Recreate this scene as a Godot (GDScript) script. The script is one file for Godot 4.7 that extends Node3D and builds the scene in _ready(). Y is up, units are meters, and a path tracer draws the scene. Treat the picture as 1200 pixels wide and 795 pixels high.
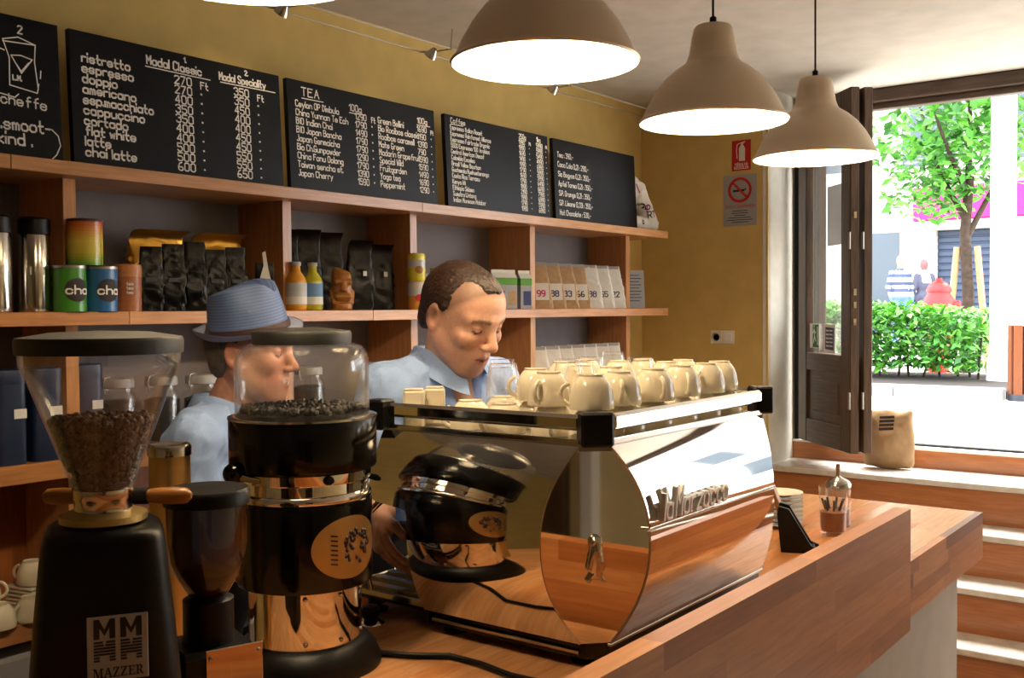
extends Node3D
# A coffee bar: counter with an espresso machine and grinders, shelf wall with chalk boards, door to the street.

var M := {}
var used := {}
var rng := RandomNumberGenerator.new()
const ORD := ["first", "second", "third", "fourth", "fifth", "sixth", "seventh", "eighth", "ninth", "tenth"]

# ------------------------------------------------------------------ mesh builder
class MB:
	var v := PackedVector3Array()
	var n := PackedVector3Array()
	var uv := PackedVector2Array()
	var c := PackedColorArray()
	var ix := PackedInt32Array()
	var col := Color.WHITE
	var uo := Vector2.ZERO
	var colored := false
	func vert(p: Vector3, nn: Vector3, t := Vector2.ZERO) -> int:
		v.append(p); n.append(nn); uv.append(t + uo); c.append(col)
		return v.size() - 1
	func tri_i(a: int, b: int, d: int) -> void: # counter-clockwise seen from outside
		ix.append(a); ix.append(d); ix.append(b)
	func tri(a: Vector3, b: Vector3, d: Vector3) -> void:
		var nn := (b - a).cross(d - a).normalized()
		tri_i(vert(a, nn, Vector2(a.x, a.y)), vert(b, nn, Vector2(b.x, b.y)), vert(d, nn, Vector2(d.x, d.y)))
	func quad(a: Vector3, b: Vector3, d: Vector3, e: Vector3, ta := Vector2.ZERO, tb := Vector2.RIGHT, td := Vector2.ONE, te := Vector2.DOWN) -> void:
		var nn := (d - a).cross(e - b).normalized()
		var i := vert(a, nn, ta); vert(b, nn, tb); vert(d, nn, td); vert(e, nn, te)
		tri_i(i, i + 1, i + 2); tri_i(i, i + 2, i + 3)
	func box(ctr: Vector3, size: Vector3, bev := 0.0, bs := Basis(), g := 0) -> MB:
		var h := size / 2.0
		var b := minf(bev, minf(h.x, minf(h.y, h.z)) * 0.9)
		var place := func(p: Vector3) -> Vector3: return ctr + bs * p
		for a in 3:
			var i := (a + 1) % 3
			var j := (a + 2) % 3
			var ug: int = g if g != a else i
			var vg: int = 3 - a - ug
			for s in [-1.0, 1.0]:
				var ps := []
				var ts := []
				for q in [[-1, -1], [1, -1], [1, 1], [-1, 1]]:
					var p := Vector3.ZERO
					p[a] = s * h[a]; p[i] = q[0] * (h[i] - b); p[j] = q[1] * (h[j] - b)
					ps.append(place.call(p)); ts.append(Vector2(p[ug], p[vg] + s * h[a] * 1.7))
				if s > 0: quad(ps[0], ps[1], ps[2], ps[3], ts[0], ts[1], ts[2], ts[3])
				else: quad(ps[3], ps[2], ps[1], ps[0], ts[3], ts[2], ts[1], ts[0])
			if b > 0.0:
				for s in [-1.0, 1.0]:
					for t in [-1.0, 1.0]:
						var e := []
						var ts := []
						for w in [-1.0, 1.0]:
							var p1 := Vector3.ZERO
							p1[a] = w * (h[a] - b); p1[i] = s * h[i]; p1[j] = t * (h[j] - b)
							var p2 := Vector3.ZERO
							p2[a] = w * (h[a] - b); p2[i] = s * (h[i] - b); p2[j] = t * h[j]
							e.append(place.call(p1)); e.append(place.call(p2))
							ts.append(Vector2(p1[ug], p1[vg])); ts.append(Vector2(p2[ug], p2[vg]))
						if s * t > 0: quad(e[0], e[2], e[3], e[1], ts[0], ts[2], ts[3], ts[1]) if _out(e[0], e[2], e[3], ctr) else quad(e[1], e[3], e[2], e[0], ts[1], ts[3], ts[2], ts[0])
						else: quad(e[0], e[2], e[3], e[1], ts[0], ts[2], ts[3], ts[1]) if _out(e[0], e[2], e[3], ctr) else quad(e[1], e[3], e[2], e[0], ts[1], ts[3], ts[2], ts[0])
		if b > 0.0:
			for sx in [-1.0, 1.0]:
				for sy in [-1.0, 1.0]:
					for sz in [-1.0, 1.0]:
						var s := Vector3(sx, sy, sz)
						var p := []
						for a in 3:
							var q := s * (h - Vector3.ONE * b)
							q[a] = s[a] * h[a]
							p.append(place.call(q))
						if _out(p[0], p[1], p[2], ctr): tri(p[0], p[1], p[2])
						else: tri(p[0], p[2], p[1])
		return self
	func _out(a: Vector3, b: Vector3, d: Vector3, ctr: Vector3) -> bool:
		return (b - a).cross(d - a).dot((a + b + d) / 3.0 - ctr) > 0.0
	# profile: points (radius, height) from bottom outside upwards -> outside faces outwards
	func lathe(pr: Array, seg := 32, xf := Transform3D(), sharp := 40.0, sx := 1.0, sz := 1.0) -> MB:
		var np := pr.size()
		var sn := []
		for k in np - 1:
			var d: Vector2 = pr[k + 1] - pr[k]
			sn.append(Vector2(d.y, -d.x).normalized() if d.length() > 1e-7 else Vector2.ZERO)
		var cs := cos(deg_to_rad(sharp))
		var ln := 0.0
		for k in np - 1:
			var n0: Vector2 = sn[k]
			var n1: Vector2 = sn[k]
			if n0 == Vector2.ZERO: continue
			if k > 0 and n0.dot(sn[k - 1]) > cs: n0 = (n0 + sn[k - 1]).normalized()
			if k < np - 2 and n1.dot(sn[k + 1]) > cs: n1 = (n1 + sn[k + 1]).normalized()
			var ln2: float = ln + (pr[k + 1] - pr[k]).length()
			var base := v.size()
			for s in seg + 1:
				var a := TAU * s / seg
				var ca := cos(a)
				var sa := sin(a)
				var p0: Vector2 = pr[k]
				var p1: Vector2 = pr[k + 1]
				vert(xf * Vector3(p0.x * ca * sx, p0.y, p0.x * sa * sz), (xf.basis * Vector3(n0.x * ca / sx, n0.y, n0.x * sa / sz)).normalized(), Vector2(float(s) / seg, ln))
				vert(xf * Vector3(p1.x * ca * sx, p1.y, p1.x * sa * sz), (xf.basis * Vector3(n1.x * ca / sx, n1.y, n1.x * sa / sz)).normalized(), Vector2(float(s) / seg, ln2))
			for s in seg:
				var i := base + s * 2
				# going up, angle increasing runs clockwise seen from outside
				if pr[k].x > 1e-6: tri_i(i, i + 1, i + 2)
				if pr[k + 1].x > 1e-6: tri_i(i + 1, i + 3, i + 2)
			ln = ln2
		return self
	func grid(rows: Array, wrap := false, flip := false, uvs := Vector2.ONE) -> MB:
		var nr := rows.size()
		var nc: int = rows[0].size()
		var base := v.size()
		for r in nr:
			for q in nc:
				var q0 := q - 1
				var q1 := q + 1
				if wrap:
					q0 = (q - 1 + nc) % nc; q1 = (q + 1) % nc
				else:
					q0 = maxi(q0, 0); q1 = mini(q1, nc - 1)
				var du: Vector3 = rows[r][q1] - rows[r][q0]
				var dv: Vector3 = rows[mini(r + 1, nr - 1)][q] - rows[maxi(r - 1, 0)][q]
				if du.length() < 1e-9:
					du = rows[mini(r + 1, nr - 1)][q1] - rows[mini(r + 1, nr - 1)][q0] if r < nr / 2 else rows[maxi(r - 1, 0)][q1] - rows[maxi(r - 1, 0)][q0]
				var nn := du.cross(dv).normalized()
				vert(rows[r][q], -nn if flip else nn, Vector2(float(q) / nc * uvs.x, float(r) / nr * uvs.y))
		for r in nr - 1:
			for q in (nc if wrap else nc - 1):
				var a := base + r * nc + q
				var b := base + r * nc + (q + 1) % nc
				var d := b + nc
				var e := a + nc
				if flip:
					tri_i(a, d, b); tri_i(a, e, d)
				else:
					tri_i(a, b, d); tri_i(a, d, e)
		return self
	func tube(pts: Array, rad, seg := 10, caps := true) -> MB:
		var rows := []
		var up := Vector3.UP
		var np := pts.size()
		var prev := Vector3.ZERO
		for k in np:
			var t: Vector3 = (pts[mini(k + 1, np - 1)] - pts[maxi(k - 1, 0)]).normalized()
			if prev == Vector3.ZERO:
				prev = t.cross(Vector3.UP if absf(t.y) < 0.9 else Vector3.RIGHT).normalized()
			var s := (prev - t * prev.dot(t)).normalized()
			prev = s
			var w := t.cross(s)
			var r: float = rad[k] if rad is Array else rad
			var row := PackedVector3Array()
			for q in seg:
				var a := TAU * q / seg
				row.append(pts[k] + (s * cos(a) + w * sin(a)) * r)
			rows.append(row)
		grid(rows, true)
		if caps:
			for e in [0, np - 1]:
				var nn: Vector3 = (pts[0] - pts[1]).normalized() if e == 0 else (pts[np - 1] - pts[np - 2]).normalized()
				var ci := vert(pts[e], nn)
				for q in seg: vert(rows[e][q], nn)
				for q in seg:
					if e == 0: tri_i(ci, ci + 1 + (q + 1) % seg, ci + 1 + q)
					else: tri_i(ci, ci + 1 + q, ci + 1 + (q + 1) % seg)
		return self
	# polygon (counter-clockwise) in the xy plane of xf, thick along z
	func extrude(poly: PackedVector2Array, depth: float, xf := Transform3D(), smooth_side := false) -> MB:
		var pg := poly
		if Geometry2D.is_polygon_clockwise(pg): pg.reverse()
		var tr := Geometry2D.triangulate_polygon(pg)
		var np := pg.size()
		for s in [1.0, -1.0]:
			var nn := (xf.basis * Vector3(0, 0, s)).normalized()
			var base := v.size()
			for p in pg: vert(xf * Vector3(p.x, p.y, s * depth / 2), nn, p)
			for k in range(0, tr.size(), 3):
				var a: Vector2 = pg[tr[k]]
				var ccw := (pg[tr[k + 1]] - a).cross(pg[tr[k + 2]] - a) > 0
				if ccw == (s > 0): tri_i(base + tr[k], base + tr[k + 1], base + tr[k + 2])
				else: tri_i(base + tr[k], base + tr[k + 2], base + tr[k + 1])
		for k in np:
			var a := pg[k]
			var b := pg[(k + 1) % np]
			var na := Vector2(b.y - a.y, a.x - b.x).normalized()
			var nb := na
			if smooth_side:
				var z := pg[(k - 1 + np) % np]
				var y := pg[(k + 2) % np]
				na = (na + Vector2(a.y - z.y, z.x - a.x).normalized()).normalized()
				nb = (nb + Vector2(y.y - b.y, b.x - y.x).normalized()).normalized()
			var A := (xf.basis * Vector3(na.x, na.y, 0)).normalized()
			var B := (xf.basis * Vector3(nb.x, nb.y, 0)).normalized()
			var i := vert(xf * Vector3(a.x, a.y, depth / 2), A, Vector2(a.x, depth / 2))
			vert(xf * Vector3(a.x, a.y, -depth / 2), A, Vector2(a.x, -depth / 2))
			vert(xf * Vector3(b.x, b.y, -depth / 2), B, Vector2(b.x, -depth / 2))
			vert(xf * Vector3(b.x, b.y, depth / 2), B, Vector2(b.x, depth / 2))
			tri_i(i, i + 1, i + 2); tri_i(i, i + 2, i + 3)
		return self
	func ball(ctr: Vector3, r: Vector3, bs := Basis(), seg := 16, rings := 10) -> MB:
		var pr := []
		for k in rings + 1:
			var a := -PI / 2 + PI * k / rings
			pr.append(Vector2(cos(a), sin(a)))
		return lathe(pr, seg, Transform3D(bs * Basis.from_scale(r), ctr), 80.0)
	func ribbon(a: Vector3, b: Vector3, nn: Vector3, w: float) -> void:
		var d := (b - a)
		if d.length() < 1e-6: return
		d = d.normalized()
		var s := nn.cross(d) * w / 2
		var up := nn * (float((v.size() / 4) % 6) * 0.00006) # overlapping strokes never share a plane
		a += up - d * w * 0.35; b += up + d * w * 0.35
		var i := vert(a - s, nn); vert(b - s, nn); vert(b + s, nn); vert(a + s, nn)
		tri_i(i, i + 1, i + 2); tri_i(i, i + 2, i + 3)
	func mesh() -> ArrayMesh:
		var a := []
		a.resize(Mesh.ARRAY_MAX)
		a[Mesh.ARRAY_VERTEX] = v
		a[Mesh.ARRAY_NORMAL] = n
		a[Mesh.ARRAY_TEX_UV] = uv
		if colored: a[Mesh.ARRAY_COLOR] = c
		a[Mesh.ARRAY_INDEX] = ix
		var m := ArrayMesh.new()
		m.add_surface_from_arrays(Mesh.PRIMITIVE_TRIANGLES, a)
		return m

# ------------------------------------------------------------------ smooth bodies
class SDF:
	var kind := PackedInt32Array()
	var A := PackedVector3Array()
	var B := PackedVector3Array()
	var R := PackedVector3Array()
	var K := PackedFloat32Array()
	var bs: Array[Basis] = []
	var bc := PackedVector3Array()
	var br := PackedFloat32Array()
	var noise: FastNoiseLite
	var amp := 0.0
	func cap(a: Vector3, b: Vector3, ra: float, rb: float, k := 0.02) -> void:
		kind.append(0); A.append(a); B.append(b - a); R.append(Vector3(ra, rb, 1.0 / maxf((b - a).length_squared(), 1e-9))); K.append(k); bs.append(Basis())
		bc.append((a + b) / 2); br.append((b - a).length() / 2 + maxf(ra, rb))
	func ell(ctr: Vector3, r: Vector3, k := 0.02, rot := Basis(), sub := false) -> void:
		kind.append(2 if sub else 1); A.append(ctr); B.append(Vector3(1.0 / r.x, 1.0 / r.y, 1.0 / r.z)); R.append(Vector3(minf(r.x, minf(r.y, r.z)), 0, 0)); K.append(k); bs.append(rot.transposed())
		bc.append(ctr); br.append(maxf(r.x, maxf(r.y, r.z)))
	func plane(nn: Vector3, off: float, k := 0.004) -> void: # keeps dot(n, p) > off
		kind.append(3); A.append(nn); B.append(Vector3.ZERO); R.append(Vector3(off, 0, 0)); K.append(k); bs.append(Basis())
		bc.append(Vector3.ZERO); br.append(1e6)
	func dist(p: Vector3, list: PackedInt32Array) -> float:
		var s := 1.0
		for q in list:
			var x: float
			var kd := kind[q]
			if kd == 0:
				var r := R[q]
				var d := p - A[q]
				var t := clampf(d.dot(B[q]) * r.z, 0.0, 1.0)
				x = (d - B[q] * t).length() - (r.x + (r.y - r.x) * t)
			elif kd == 3:
				x = R[q].x - A[q].dot(p)
			else:
				var d := (bs[q] * (p - A[q]))
				var e := d * B[q]
				var l := e.length()
				if l < 1e-4: x = -R[q].x
				else: x = l * (l - 1.0) / (e * B[q]).length()
			var k := K[q]
			if kd < 2:
				var h := maxf(k - absf(s - x), 0.0)
				s = minf(s, x) - h * h / (4.0 * k)
			else:
				if kd == 2: x = -x
				var h := maxf(k - absf(s - x), 0.0)
				s = maxf(s, x) + h * h / (4.0 * k)
		if noise: s += amp * noise.get_noise_3dv(p)
		return s
	func net(mb: MB, lo: Vector3, hi: Vector3, cell: float, xf := Transform3D(), paint = null) -> void:
		var BK := 4
		var nb := Vector3i(((hi - lo) / (cell * BK)).ceil())
		var nx := nb.x * BK + 1
		var ny := nb.y * BK + 1
		var nz := nb.z * BK + 1
		var val := PackedFloat32Array()
		val.resize(nx * ny * nz)
		val.fill(1.0)
		var all := PackedInt32Array(range(kind.size()))
		var half := cell * BK * 0.5
		var diag := half * 1.7321
		var active := []
		for bz in nb.z + 1:
			for by in nb.y + 1:
				for bx in nb.x + 1:
					var ctr := lo + Vector3(bx, by, bz) * cell * BK + Vector3.ONE * (half - cell * 0.5)
					var near := PackedInt32Array()
					for q in all:
						if kind[q] == 3 or (ctr - bc[q]).length() - br[q] < diag + 0.07: near.append(q)
					if near.is_empty(): continue
					var dc := dist(ctr, near)
					var skip := absf(dc) > diag * 1.25 + cell * 2 + absf(amp)
					if skip and dc > 0: continue
					if not skip: active.append(Vector3i(bx, by, bz))
					for z in range(bz * BK, mini(bz * BK + BK, nz)):
						for y in range(by * BK, mini(by * BK + BK, ny)):
							for x in range(bx * BK, mini(bx * BK + BK, nx)):
								val[(z * ny + y) * nx + x] = -1.0 if skip else dist(lo + Vector3(x, y, z) * cell, near)
		var idx := {}
		var st := [1, nx, nx * ny]
		for b in active:
			for z in range(maxi(b.z * BK - 1, 0), mini(b.z * BK + BK, nz - 1)):
				for y in range(maxi(b.y * BK - 1, 0), mini(b.y * BK + BK, ny - 1)):
					for x in range(maxi(b.x * BK - 1, 0), mini(b.x * BK + BK, nx - 1)):
						var i := (z * ny + y) * nx + x
						var f0 := val[i]
						var f1 := val[i + 1]
						var f2 := val[i + nx]
						var f3 := val[i + nx + 1]
						var j := i + nx * ny
						var f4 := val[j]
						var f5 := val[j + 1]
						var f6 := val[j + nx]
						var f7 := val[j + nx + 1]
						var neg := int(f0 < 0) + int(f1 < 0) + int(f2 < 0) + int(f3 < 0) + int(f4 < 0) + int(f5 < 0) + int(f6 < 0) + int(f7 < 0)
						if neg == 0 or neg == 8 or idx.has(i): continue
						var f := [f0, f1, f2, f3, f4, f5, f6, f7]
						var sum := Vector3.ZERO
						var cnt := 0
						for e in [[0, 1], [2, 3], [4, 5], [6, 7], [0, 2], [1, 3], [4, 6], [5, 7], [0, 4], [1, 5], [2, 6], [3, 7]]:
							var fa: float = f[e[0]]
							var fb: float = f[e[1]]
							if (fa < 0) != (fb < 0):
								var t := fa / (fa - fb)
								var pa := Vector3(e[0] & 1, (e[0] >> 1) & 1, e[0] >> 2)
								var pb := Vector3(e[1] & 1, (e[1] >> 1) & 1, e[1] >> 2)
								sum += pa.lerp(pb, t); cnt += 1
						var p := lo + (Vector3(x, y, z) + sum / cnt) * cell
						var gr := Vector3(f1 + f3 + f5 + f7 - f0 - f2 - f4 - f6, f2 + f3 + f6 + f7 - f0 - f1 - f4 - f5, f4 + f5 + f6 + f7 - f0 - f1 - f2 - f3)
						if paint != null: mb.col = paint.call(p)
						idx[i] = mb.vert(xf * p, (xf.basis * gr).normalized(), Vector2(p.x + p.z, p.y))
		for i in idx:
			var s: bool = val[i] < 0
			for a in 3:
				var j: int = i + st[a]
				if j >= val.size() or (val[j] < 0) == s: continue
				var u: int = st[(a + 1) % 3]
				var w: int = st[(a + 2) % 3]
				if not (idx.has(i - u) and idx.has(i - w) and idx.has(i - u - w)): continue
				var q0: int = idx[i]
				var q1: int = idx[i - u]
				var q2: int = idx[i - u - w]
				var q3: int = idx[i - w]
				if s:
					mb.tri_i(q0, q1, q2); mb.tri_i(q0, q2, q3)
				else:
					mb.tri_i(q0, q2, q1); mb.tri_i(q0, q3, q2)

# ------------------------------------------------------------------ scene tree helpers
func numbered(called: String) -> String:
	var k: int = used.get(called, 0)
	used[called] = k + 1
	return called if k == 0 else "%s_%03d" % [called, k]

func tag(o: Node, label: String, category := "", group := "", kind := "") -> void:
	if label: o.set_meta("label", label)
	if category: o.set_meta("category", category)
	if group: o.set_meta("group", group)
	if kind: o.set_meta("kind", kind)

func thing(called: String, label: String, category: String, at := Vector3.ZERO, turn := 0.0, group := "") -> Node3D:
	var o := Node3D.new()
	o.name = numbered(called)
	add_child(o)
	o.position = at
	o.rotation.y = turn
	tag(o, label, category, group)
	return o

func part(parent: Node, called: String, mb, mat: Material, label := "") -> MeshInstance3D:
	var o := MeshInstance3D.new()
	o.name = called
	o.mesh = mb.mesh() if mb is MB else mb
	o.material_override = mat
	parent.add_child(o, true)
	if label: o.set_meta("label", label)
	return o

func single(called: String, mb, mat: Material, label: String, category: String, at := Vector3.ZERO, turn := 0.0, group := "") -> MeshInstance3D:
	var o := part(self, numbered(called), mb, mat)
	o.position = at
	o.rotation.y = turn
	tag(o, label, category, group)
	return o

func struct(called: String, mb, mat: Material, label := "", at := Vector3.ZERO) -> MeshInstance3D:
	var o := part(self, numbered(called), mb, mat)
	o.position = at
	tag(o, label, "", "", "structure")
	return o

func copy(o: Node3D, label: String, at: Vector3, turn := 0.0, group := "") -> Node3D:
	var base := String(o.name)
	if base.length() > 4 and base[-4] == "_" and base.right(3).is_valid_int(): base = base.left(-4)
	var r: Node3D = o.duplicate()
	r.name = numbered(base)
	add_child(r)
	r.position = at
	r.rotation.y = turn
	tag(r, label, "", group)
	return r

# ------------------------------------------------------------------ materials
func mat(called: String, color: Color, rough := 0.6, metal := 0.0) -> StandardMaterial3D:
	var m := StandardMaterial3D.new()
	m.resource_name = called
	m.albedo_color = color
	m.roughness = rough
	m.metallic = metal
	M[called] = m
	return m

func noise_tex(freq: float, seed_: int, lo: Color, hi: Color, size := 256, oct := 4, as_bump := false) -> NoiseTexture2D:
	var f := FastNoiseLite.new()
	f.noise_type = FastNoiseLite.TYPE_SIMPLEX_SMOOTH
	f.frequency = freq
	f.seed = seed_
	f.fractal_octaves = oct
	var t := NoiseTexture2D.new()
	t.width = size
	t.height = size
	t.seamless = true
	t.noise = f
	if not as_bump:
		var g := Gradient.new()
		g.set_color(0, lo)
		g.set_color(1, hi)
		t.color_ramp = g
	return t

func textured(called: String, color: Color, rough: float, tex: Texture2D, sc: Vector3, tri := false, metal := 0.0) -> StandardMaterial3D:
	var m := mat(called, color, rough, metal)
	m.albedo_texture = tex
	m.uv1_scale = sc
	if tri:
		m.uv1_triplanar = true
		m.uv1_world_triplanar = true
	return m

func pane(called: String, color: Color, a: float, rough := 0.0) -> StandardMaterial3D:
	var m := mat(called, Color(color.r, color.g, color.b, a), rough)
	m.transparency = BaseMaterial3D.TRANSPARENCY_ALPHA
	return m

func make_materials() -> void:
	var grain := noise_tex(0.018, 3, Color(0.86, 0.84, 0.81), Color(1, 1, 1), 512, 5)
	for w in [["beech_a", Color(0.79, 0.57, 0.38)], ["beech_b", Color(0.82, 0.61, 0.42)], ["beech_c", Color(0.75, 0.53, 0.34)],
			["bar_a", Color(0.69, 0.43, 0.24)], ["bar_b", Color(0.74, 0.49, 0.29)], ["bar_c", Color(0.63, 0.38, 0.20)], ["bar_d", Color(0.49, 0.27, 0.15)],
			["step_a", Color(0.70, 0.46, 0.30)], ["step_b", Color(0.68, 0.44, 0.28)]]:
		var m := textured(w[0], w[1], 0.38, grain, Vector3(0.55, 7.0, 1))
		m.metallic_specular = 0.45
		if w[0].begins_with("step"): m.roughness = 0.2
		if w[0].begins_with("beech"): m.roughness = 0.26
	textured("tread_stone", Color(0.84, 0.82, 0.79), 0.25, noise_tex(0.03, 41, Color(0.86, 0.85, 0.84), Color(1, 1, 1), 256, 5), Vector3(1.5, 1.5, 1.5), true)
	var dg := noise_tex(0.02, 8, Color(0.6, 0.55, 0.5), Color(1, 1, 1), 256, 5)
	textured("door_wood", Color(0.36, 0.27, 0.20), 0.4, dg, Vector3(0.8, 9, 1))
	textured("handle_wood", Color(0.62, 0.40, 0.16), 0.4, grain, Vector3(2, 30, 1))
	var plaster := noise_tex(0.02, 5, Color(0.93, 0.93, 0.92), Color(1, 1, 1), 512, 5)
	textured("yellow_wall", Color(0.84, 0.73, 0.45), 0.85, plaster, Vector3(0.6, 0.6, 0.6), true)
	textured("white_wall", Color(0.85, 0.84, 0.80), 0.85, plaster, Vector3(0.7, 0.7, 0.7), true)
	textured("ceiling_paint", Color(0.82, 0.80, 0.77), 0.9, plaster, Vector3(0.5, 0.5, 0.5), true)
	textured("cream_wall", Color(0.84, 0.77, 0.60), 0.85, plaster, Vector3(0.5, 0.5, 0.5), true)
	textured("shelf_back", Color(0.47, 0.45, 0.47), 0.8, plaster, Vector3(0.9, 0.9, 0.9), true)
	textured("counter_front", Color(0.66, 0.62, 0.57), 0.6, plaster, Vector3(0.7, 0.7, 0.7), true)
	textured("floor_tile", Color(0.48, 0.37, 0.27), 0.45, plaster, Vector3(0.7, 0.7, 0.7), true)
	textured("pavement", Color(0.80, 0.78, 0.75), 0.9, noise_tex(0.05, 9, Color(0.8, 0.8, 0.8), Color(1, 1, 1), 256, 5), Vector3(0.5, 0.5, 0.5), true)
	textured("soil", Color(0.16, 0.11, 0.08), 0.95, noise_tex(0.1, 19, Color(0.5, 0.5, 0.5), Color(1, 1, 1), 256, 5), Vector3(2, 2, 2), true)
	var slate := noise_tex(0.012, 12, Color(0.80, 0.80, 0.82), Color(1, 1, 1), 512, 5)
	textured("slate", Color(0.042, 0.050, 0.072), 0.38, slate, Vector3(1.2, 1.2, 1.2), true).metallic_specular = 0.28
	var ch := mat("chalk", Color(0.95, 0.94, 0.91), 0.9)
	ch.vertex_color_use_as_albedo = true
	mat("chrome", Color(0.93, 0.92, 0.90), 0.035, 1.0)
	mat("steel", Color(0.78, 0.76, 0.73), 0.16, 1.0)
	mat("dull_steel", Color(0.62, 0.60, 0.57), 0.34, 1.0)
	mat("letter_metal", Color(0.90, 0.89, 0.87), 0.28, 0.55)
	mat("brass", Color(0.74, 0.64, 0.42), 0.4, 0.85)
	mat("lamp_metal", Color(0.78, 0.72, 0.63), 0.38, 0.8)
	mat("lamp_inside", Color(0.94, 0.93, 0.90), 0.6)
	mat("black_gloss", Color(0.012, 0.012, 0.015), 0.14).metallic_specular = 0.42
	mat("black_plastic", Color(0.022, 0.022, 0.025), 0.42).metallic_specular = 0.35
	mat("black_matte", Color(0.035, 0.034, 0.034), 0.6)
	textured("black_lid", Color(0.10, 0.095, 0.09), 0.55, noise_tex(0.2, 4, Color(0.8, 0.8, 0.8), Color(1, 1, 1), 128, 3), Vector3(8, 8, 8), true)
	pane("glass", Color(0.98, 0.98, 0.98), 0.012)
	pane("door_glass", Color(0.94, 0.97, 0.98), 0.03)
	var ag := pane("amber_glass", Color(0.22, 0.11, 0.04), 0.62, 0.05)
	ag.metallic_specular = 0.5
	mat("porcelain", Color(0.87, 0.83, 0.74), 0.12)
	mat("paper_white", Color(0.88, 0.87, 0.84), 0.7)
	textured("kraft", Color(0.76, 0.63, 0.47), 0.75, noise_tex(0.08, 14, Color(0.85, 0.85, 0.85), Color(1, 1, 1), 128, 4), Vector3(5, 5, 5), true)
	mat("foil_black", Color(0.018, 0.019, 0.028), 0.3).metallic_specular = 0.35
	mat("foil_gold", Color(0.72, 0.55, 0.22), 0.3, 0.9)
	textured("burlap", Color(0.66, 0.53, 0.38), 0.95, noise_tex(0.25, 15, Color(0.7, 0.7, 0.7), Color(1, 1, 1), 128, 3), Vector3(9, 9, 9), true)
	var sk := textured("skin", Color(1, 1, 1), 0.52, noise_tex(0.06, 22, Color(0.90, 0.88, 0.88), Color(1, 1, 1), 256, 4), Vector3(7, 7, 7), true)
	sk.vertex_color_use_as_albedo = true
	sk.subsurf_scatter_enabled = true
	sk.subsurf_scatter_strength = 0.08
	var sh := textured("shirt", Color(0.60, 0.71, 0.90), 0.85, noise_tex(0.12, 23, Color(0.90, 0.90, 0.92), Color(1, 1, 1), 256, 3), Vector3(6, 6, 6), true)
	sh.rim_enabled = true
	sh.rim = 0.15
	mat("shirt_inner", Color(0.38, 0.47, 0.76), 0.85)
	mat("trousers", Color(0.06, 0.07, 0.10), 0.9)
	var hr := textured("hair", Color(0.19, 0.11, 0.065), 0.5, noise_tex(0.07, 24, Color(0.55, 0.5, 0.5), Color(1, 1, 1), 256, 4), Vector3(14, 3, 14), true)
	hr.metallic_specular = 0.4
	textured("grey_hair", Color(0.42, 0.38, 0.34), 0.7, noise_tex(0.07, 25, Color(0.6, 0.6, 0.6), Color(1, 1, 1), 128, 4), Vector3(10, 4, 10), true)
	var vc := mat("painted", Color.WHITE, 0.6)
	vc.vertex_color_use_as_albedo = true
	var vg := mat("painted_gloss", Color.WHITE, 0.25)
	vg.vertex_color_use_as_albedo = true
	var be := textured("beans", Color(0.092, 0.054, 0.036), 0.45, noise_tex(0.2, 26, Color(0.5, 0.5, 0.5), Color(1, 1, 1), 128, 3), Vector3(6, 6, 6), true)
	be.metallic_specular = 0.5
	textured("bark", Color(0.30, 0.24, 0.19), 0.9, dg, Vector3(3, 3, 3), true)
	for l in [["leaf_a", Color(0.24, 0.50, 0.16)], ["leaf_b", Color(0.36, 0.62, 0.22)], ["leaf_c", Color(0.16, 0.36, 0.13)]]:
		var m := mat(l[0], l[1], 0.5)
		m.backlight_enabled = true
		m.backlight = Color(l[1].r * 0.7, l[1].g * 0.7, l[1].b * 0.4)
	mat("white_paint", Color(0.86, 0.86, 0.85), 0.5)
	mat("house_wall", Color(0.80, 0.78, 0.74), 0.9)
	mat("magenta", Color(0.72, 0.10, 0.42), 0.6)
	mat("shutter", Color(0.20, 0.25, 0.34), 0.5)
	mat("house_glass", Color(0.25, 0.30, 0.34), 0.1)
	mat("hydrant_red", Color(0.72, 0.10, 0.10), 0.4)
	mat("red_print", Color(0.74, 0.08, 0.07), 0.5)
	mat("green_print", Color(0.02, 0.36, 0.16), 0.5)
	mat("blue_print", Color(0.16, 0.20, 0.42), 0.5)
	mat("dark_print", Color(0.12, 0.10, 0.10), 0.7)
	mat("blue_tin", Color(0.075, 0.13, 0.25), 0.38)
	mat("plate_grey", Color(0.62, 0.62, 0.63), 0.55)
	mat("cloth_grey", Color(0.52, 0.56, 0.58), 0.95)
	mat("leather", Color(0.20, 0.09, 0.07), 0.6)
	mat("rubber_grey", Color(0.20, 0.23, 0.28), 0.45)
	var bulb := mat("bulb_glow", Color(1, 0.95, 0.85), 0.5)
	bulb.emission_enabled = true
	bulb.emission = Color(1, 0.86, 0.66)
	bulb.emission_energy_multiplier = 6.0

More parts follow.
